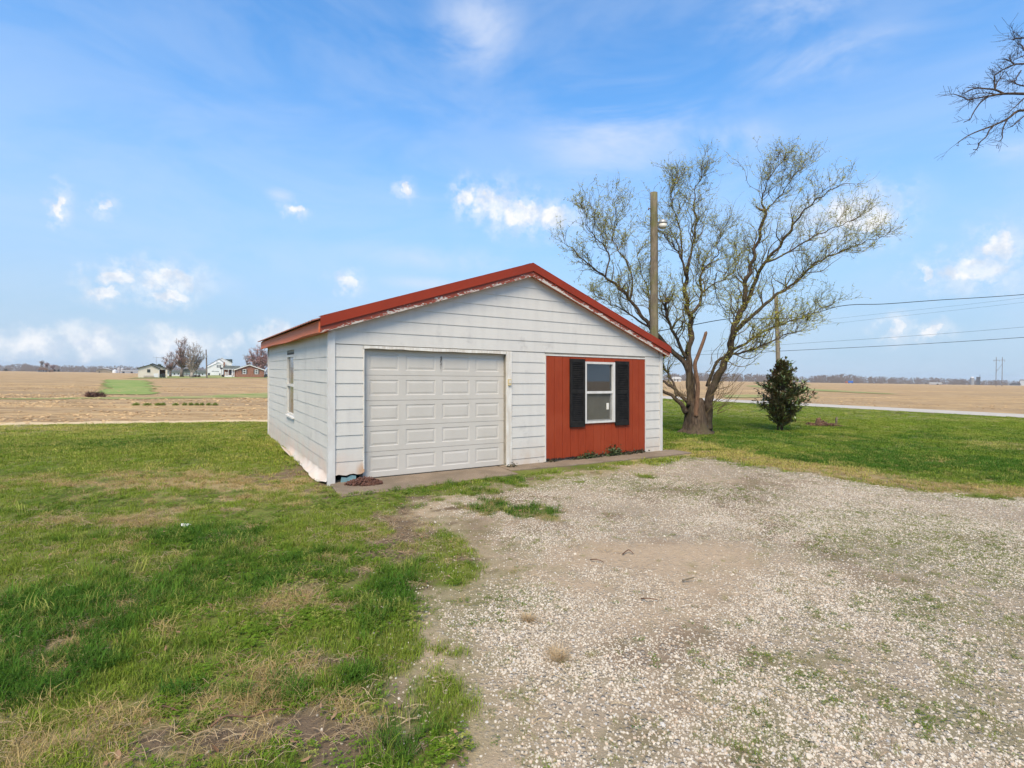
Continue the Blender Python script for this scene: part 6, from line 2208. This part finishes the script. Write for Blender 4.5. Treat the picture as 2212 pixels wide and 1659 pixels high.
def far_trees():
    hd = spot(*z7(880, 690)).y
    far_tree('small_tree', 'small bare tree between the cream outbuilding and the big budding tree', 585, 655, hd + 10, 560, [(480, 400), (530, 430), (560, 360), (600, 345), (630, 370), (640, 430), (510, 470), (660, 480)], .28, M['far_bark'], M['far_twig'], 1, 1, .5, None, 'homestead trees')
    far_tree('budding_tree', 'tallest reddish budding tree behind the picnic shelter', 765, 680, hd + 6, 520, [(700, 190), (720, 250), (745, 210), (790, 175), (800, 240), (830, 290), (680, 330), (665, 400), (700, 380), (860, 360), (870, 440), (650, 460), (760, 300), (780, 340), (730, 440), (820, 420), (880, 500)], .42, M['far_bark'], M['far_twig'], 2, 1, .6, None, 'homestead trees')
    far_tree('pale_tree', 'pale spreading bare tree right of the tall budding tree', 928, 690, hd - 6, 610, [(860, 260), (900, 280), (955, 240), (990, 270), (1030, 300), (1060, 340), (1105, 370), (1080, 420), (860, 400), (850, 480), (890, 350), (960, 340), (1000, 380), (1040, 440), (930, 420), (870, 540), (1010, 520)], .42, M['pale_bark'], M['pale_twig'], 3, 1, .45, None, 'homestead trees')
    far_tree('pink_tree', 'pinkish budding tree rising behind the brick house roof', 1985, 690, hd + 34, 600, [(1860, 330), (1900, 400), (1870, 440), (1950, 300), (1960, 360), (2010, 310), (2055, 280), (2070, 340), (2110, 330), (2100, 420), (1930, 460), (2040, 420), (1990, 420), (2130, 400), (2160, 360), (2180, 460)], .5, M['far_bark'], M['pink_twig'], 4, 2, .75, None, 'homestead trees')
    far_tree('thin_tree', 'thin bare tree at the left end of the brick house roof ridge', 1815, 680, hd + 40, 560, [(1790, 340), (1800, 380), (1830, 400), (1780, 430), (1840, 450)], .2, M['far_bark'], M['far_twig'], 5, 1, .5, None, 'homestead trees')

def far_left():
    d = 600.0
    rng = random.Random(19)
    f = Far('farmhouse', z8, 660, 388, d)
    tag(f.root, 'distant farmhouse with a porch at the left edge of the fields', 'house')
    f.slabp('wall', [(590, 388), (740, 388), (740, 352), (590, 352)], 0, 10, M['grey_block'])
    f.slabp('roof', [(560, 356), (780, 356), (700, 318), (632, 318)], -2, 14, M['brown_far'])
    for x in (596, 632, 668, 704):
        f.rect('porch_post', x, x + 5, 356, 386, -1.5, .4, M['white_far'])
    f.rect('window', 610, 626, 362, 376, -.1, .1, M['far_glass']); f.rect('window', 676, 692, 362, 376, -.1, .1, M['far_glass'])
    f.rect('annex', 772, 850, 352, 388, 2, 8, M['brown_far'])
    for x, y0, w, n, lab, mt in ((660, 225, 40, 300, 'pale crowned tree above the distant farmhouse roof', 'pale_twig'), (738, 255, 44, 300, 'reddish tree right of the distant farmhouse roof', 'far_twig'), (835, 290, 50, 300, 'low reddish tree right of the distant farmhouse annex', 'far_twig')):
        g = Far('farm_tree', z8, x, 388, d + 14)
        tag(g.root, lab, 'tree', 'trees round the distant farmhouse')
        MB().tube([g.pt(x, 388), g.pt(x, y0 + 30)], [.6, .35], 6).build('trunk', M['far_bark'], g.root)
        leafy(g, 'crown', M[mt], [(x - w * .4, y0 + 14, w * .7, 26), (x + w * .4, y0 + 16, w * .7, 26), (x, y0 + 34, w * .5, 36)], n, 1.6, rng, g.root, .35)
    for x, w, lab in ((92, 30, 'dark round evergreen at the far left edge of the fields'), (925, 14, 'small dark conifer right of the distant farmhouse'), (862, 14, 'small dark bush at the end of the distant farmhouse annex')):
        g = Far('field_bush', z8, x, 388, d - 6)
        tag(g.root, lab, 'bush')
        leafy(g, 'foliage', M['dark_leaf'], [(x, 366, w, 16)], 200, 1.0, rng, g.root)
    b = Far('tan_barn', z8, 1650, 397, d)
    tag(b.root, 'distant long tan barn with a pale roof', 'barn')
    b.slabp('wall', [(1520, 397), (1775, 397), (1775, 352), (1620, 330), (1520, 350)], 0, 16, M['tan'])
    b.slabp('roof', [(1516, 350), (1622, 326), (1780, 352), (1700, 322), (1630, 318)], -1, 17, M['pale_metal'])
    b.rect('door', 1560, 1580, 372, 396, -.2, .2, M['dark_far'])
    for x in (1600, 1640, 1680):
        b.rect('window', x, x + 14, 366, 378, -.2, .2, M['brown_far'])
    t = Far('white_tank', z8, 1817, 398, d)
    tag(t.root, 'white domed grain bin right of the tan barn', 'grain bin')
    r_ = 33 * t.k
    MB().tube([(0, r_, 0), (0, r_, 38 * t.k)], r_, 14).build('wall', M['white_trim_far'], t.root)
    MB().tube([(0, r_, 38 * t.k), (0, r_, 57 * t.k)], [r_, .15], 14).build('roof', M['pale_metal'], t.root)
    for x, y0, w, lab in ((1880, 312, 24, 'taller pale silo above the low white barns'), (1932, 320, 20, 'shorter pale silo above the low white barns')):
        s = Far('pale_silo', z8, x, 396, d + 20)
        tag(s.root, lab, 'silo', 'pair of pale silos on the left horizon')
        rr = w * s.k
        MB().tube([(0, rr, 0), (0, rr, s.Z(y0 + 8))], rr, 12).build('shaft', M['pale_silo'], s.root)
        MB().tube([(0, rr, s.Z(y0 + 8)), (0, rr, s.Z(y0))], [rr, rr * .4], 12).build('cap', M['pale_metal'], s.root)
    l = Far('white_barn', z8, 2040, 398, d - 4)
    tag(l.root, 'distant low white barn under the pale silos', 'barn')
    l.rect('wall', 1905, 2190, 370, 398, 0, 12, M['white_far'])
    l.slabp('roof', [(1895, 371), (2200, 371), (2190, 356), (1910, 356)], -1, 14, M['pale_metal'])
    for x in (1935, 2065):
        l.rect('door', x, x + 34, 376, 397, -.2, .2, M['dark_far'])

def far_right():
    f = Far('truck', z6, 1172, 577, 620, 1.989)
    tag(f.root, 'tiny blue truck with an orange cab far out in the field', 'truck')
    f.rect('box', 1162, 1192, 562, 574, 0, 2.6, M['blue_paint'])
    f.rect('cab', 1146, 1160, 566, 575, .2, 2.2, M['red_paint'])
    for x in (1150, 1166, 1186):
        MB().tube([f.pt(x, 575, -.1), f.pt(x, 575, .4)], .55, 8).build('wheel', M['dark_far'], f.root)
    f = Far('low_barn', z6, 1684, 581, 650, 1.989)
    tag(f.root, 'distant low white barn in the right-hand fields', 'barn')
    f.rect('wall', 1646, 1722, 574, 581, 0, 10, M['white_far'])
    f.slabp('roof', [(1642, 575), (1726, 575), (1720, 569), (1648, 569)], -1, 12, M['pale_metal'])
    f.rect('door', 1690, 1702, 575.5, 581, -.2, .2, M['dark_far'])
    f = Far('grey_silo', z6, 1902, 582, 900, 1.989)
    tag(f.root, 'domed grey silo on the right horizon, left of the dark tower', 'silo')
    rr = 9.5 * f.k
    MB().tube([(0, rr, 0), (0, rr, f.Z(540))], rr, 12).build('shaft', M['grey_block'], f.root)
    MB().tube([(0, rr, f.Z(540)), (0, rr, f.Z(535)), (0, rr, f.Z(532))], [rr, rr * .7, rr * .1], 12).build('dome', M['pale_metal'], f.root)
    f = Far('feed_tower', z6, 1939, 582, 900, 1.989)
    tag(f.root, 'square dark tower on the right horizon beside the domed silo', 'tower')
    f.rect('shaft', 1927, 1951, 540, 582, 0, 8, M['dark_grey']); f.rect('parapet', 1926, 1952, 534, 541, -.3, 8.6, M['dark_grey'])
    MB().tube([f.pt(1948, 536, 2), f.pt(1948, 520, 2)], .3, 4).build('antenna', M['dark_far'], f.root)
    f = Far('dark_barn', z6, 2170, 586, 800, 1.989)
    tag(f.root, 'dark roofed barn at the right edge of the horizon', 'barn')
    f.rect('wall', 2125, 2190, 576, 586, 0, 10, M['grey_block'])
    f.slabp('roof', [(2120, 578), (2194, 578), (2188, 570), (2135, 572)], -1, 12, M['dark_grey'])
    f = Far('block_building', z6, 2204, 586, 800, 1.989)
    tag(f.root, 'pale square block at the right edge of the horizon', 'building')
    f.rect('block', 2188, 2225, 553, 586, 0, 8, M['pale_metal']); f.rect('roof', 2186, 2227, 549, 554, -.5, 9, M['grey_block'])
    f = Far('pylon', z6, 2061, 592, 363, 1.989)
    tag(f.root, 'wooden H-frame transmission pylon near the right edge', 'pylon')
    for x in (2044, 2080):
        MB().tube([f.pt(x, 594), f.pt(x, 418)], [.20, .14], 6).build('pole', M['far_bark'], f.root)
    MB().tube([f.pt(2026, 437), f.pt(2098, 436)], .13, 5).build('crossarm', M['far_bark'], f.root)
    MB().tube([f.pt(2044, 508), f.pt(2080, 460)], .07, 4).build('brace', M['far_bark'], f.root)
    MB().tube([f.pt(2044, 500), f.pt(2052, 492)], .07, 4).build('brace', M['far_bark'], f.root)
    for x in (2030, 2062, 2094):
        MB().tube([f.pt(x, 437), f.pt(x, 447)], .10, 5).build('insulator', M['galv'], f.root)
    f = Far('pale_farmhouse', z6, 135, 560, 420, 1.989)
    tag(f.root, 'pale distant farmhouse seen between the willow limbs', 'house')
    f.rect('wall', 112, 165, 545, 562, 0, 9, M['white_far'])
    f.slabp('roof', [(106, 547), (170, 547), (160, 533), (116, 533)], -1, 11, M['pale_metal'])
    f.rect('window', 125, 132, 549, 556, -.15, .15, M['far_glass']); f.rect('door', 143, 149, 548, 562, -.15, .15, M['far_glass'])

M['dark_leaf'] = leaf_mat('dark_conifer', (0.03, 0.034, 0.028), (0.05, 0.05, 0.04), None, .95, 0)
M['pale_silo'] = simple('pale_silo', (0.42, 0.39, 0.385), (0.36, 0.34, 0.34), .4, .8, 0)
M['dark_grey'] = simple('dark_grey', (0.095, 0.10, 0.11), None, .4, .8, 0)

def distant_wood():
    prof = [(-60,) + (z8(0, 283)[1],)] + [z8(*p) for p in ((0, 283), (400, 273), (520, 290), (900, 288), (1000, 290), (1250, 300), (1500, 302), (1800, 300), (2200, 306))] + \
           [z7(*p) for p in ((500, 520), (1200, 540), (2100, 560))] + [(700, 790), (1400, 812)] + [z6(*p) for p in ((60, 518), (400, 512), (700, 525), (900, 537), (1040, 527), (1130, 520), (1250, 535), (1500, 540), (1750, 546), (1900, 552), (2212, 561))] + [(2300, 824)]
    px = np.array([p[0] for p in prof]); py = np.array([p[1] for p in prof])
    rng = np.random.default_rng(5)
    n = 2600
    X = rng.uniform(-40, 2260, n); D = rng.choice([930., 990., 1050.], n) + rng.uniform(-25, 25, n)
    V = []; F = []
    tops = np.interp(X, px, py)
    for x, d, t in zip(X, D, tops):
        base = at_depth(x, 800, d); zb = gzs(d) - .3
        zt = at_depth(x, t, d).z
        h = max(5.0, (zt - zb)) * rng.uniform(.70, 1.05) * (.72 if d < 950 else 1.0)
        w = h * rng.uniform(.40, .65)
        m = 40
        c = np.array((base.x, d, zb))
        u = rng.normal(0, .45, (m, 3)); hh = rng.uniform(0, 1, m) ** 1.15
        prf = np.sqrt(np.clip(1 - (2 * hh - .9) ** 2 * .85, .05, 1))
        P = c + np.c_[u[:, 0] * w * prf, u[:, 1] * w * prf, hh * h * .93]
        s = h * rng.uniform(.05, .13, m)
        a = rng.uniform(0, 6.283, m)
        k = len(V) * 0
        for i in range(m):
            o = len(V)
            dx, dz = math.cos(a[i]) * s[i] * .6, abs(math.sin(a[i])) * s[i] * 1.6
            V.append(P[i] - (s[i] * .5, 0, 0)); V.append(P[i] + (s[i] * .5, 0, 0)); V.append(P[i] + (dx, s[i] * .3, dz + .3 * s[i]))
            F.append((o, o + 1, o + 2))
    o = link('distant_wood', fast_mesh('distant_wood', np.array(V), np.array(F)), M['wood_twig'])
    tag(o, 'leafless woods along the whole horizon', 'woods', kind='stuff')

def field_weeds():
    rng = random.Random(23)
    xs = [(1100, 52), (1192, 50), (1280, 44), (1322, 22), (1420, 36), (1495, 26), (1545, 22), (1592, 24), (1636, 22), (1690, 26), (1742, 30)]
    ordn = ['leftmost and largest', 'second from the left', 'third from the left', 'fourth from the left', 'fifth from the left', 'middle', 'fifth from the right', 'fourth from the right', 'third from the right', 'second from the right', 'rightmost']
    for (x, w), od in zip(xs, ordn):
        f = Far('field_weed', z5, x, 710, None, 2.698)
        tag(f.root, '%s green weed clump in the row across the tilled field' % od, 'weed', 'row of weed clumps in the field')
        f.root.location.z = -.06
        leafy(f, 'leaves', M['greenbush'], [(x - w * .25, 706, w * .4, 6), (x + w * .2, 704, w * .45, 8), (x, 702, w * .3, 10)], 420, .10, rng, f.root, .4)
    f = Far('dry_brush', z5, 765, 642, None, 2.698)
    tag(f.root, 'dark reddish patch of dry brush beside the green crop patch', 'brush')
    f.root.location.z = -.06
    leafy(f, 'stalks', M['drybrush'], [(730, 630, 40, 14), (780, 634, 45, 12), (820, 638, 30, 8)], 900, .3, rng, f.root, .2)

cream_garage(); white_house(); brick_house(); homestead_things(); far_trees(); far_left(); far_right(); distant_wood(); field_weeds()

# ================================================================== AIR
def haze():
    b = MB().box(-3100, 3100, -190, 3150, -60, 22.0)
    m = bpy.data.materials.new('haze')
    m.use_nodes = True
    t = NT(m.node_tree)
    t.n.clear()
    out = t.new('ShaderNodeOutputMaterial')
    pv = t.new('ShaderNodeVolumePrincipled')
    pv.inputs['Color'].default_value = (0.80, 0.88, 0.97, 1)
    pv.inputs['Density'].default_value = 0.00013
    t.l.new(pv.outputs[0], out.inputs['Volume'])
    o = b.build('haze', m)
    tag(o, 'thin pale haze lying over the far fields', 'haze', kind='stuff')
haze()
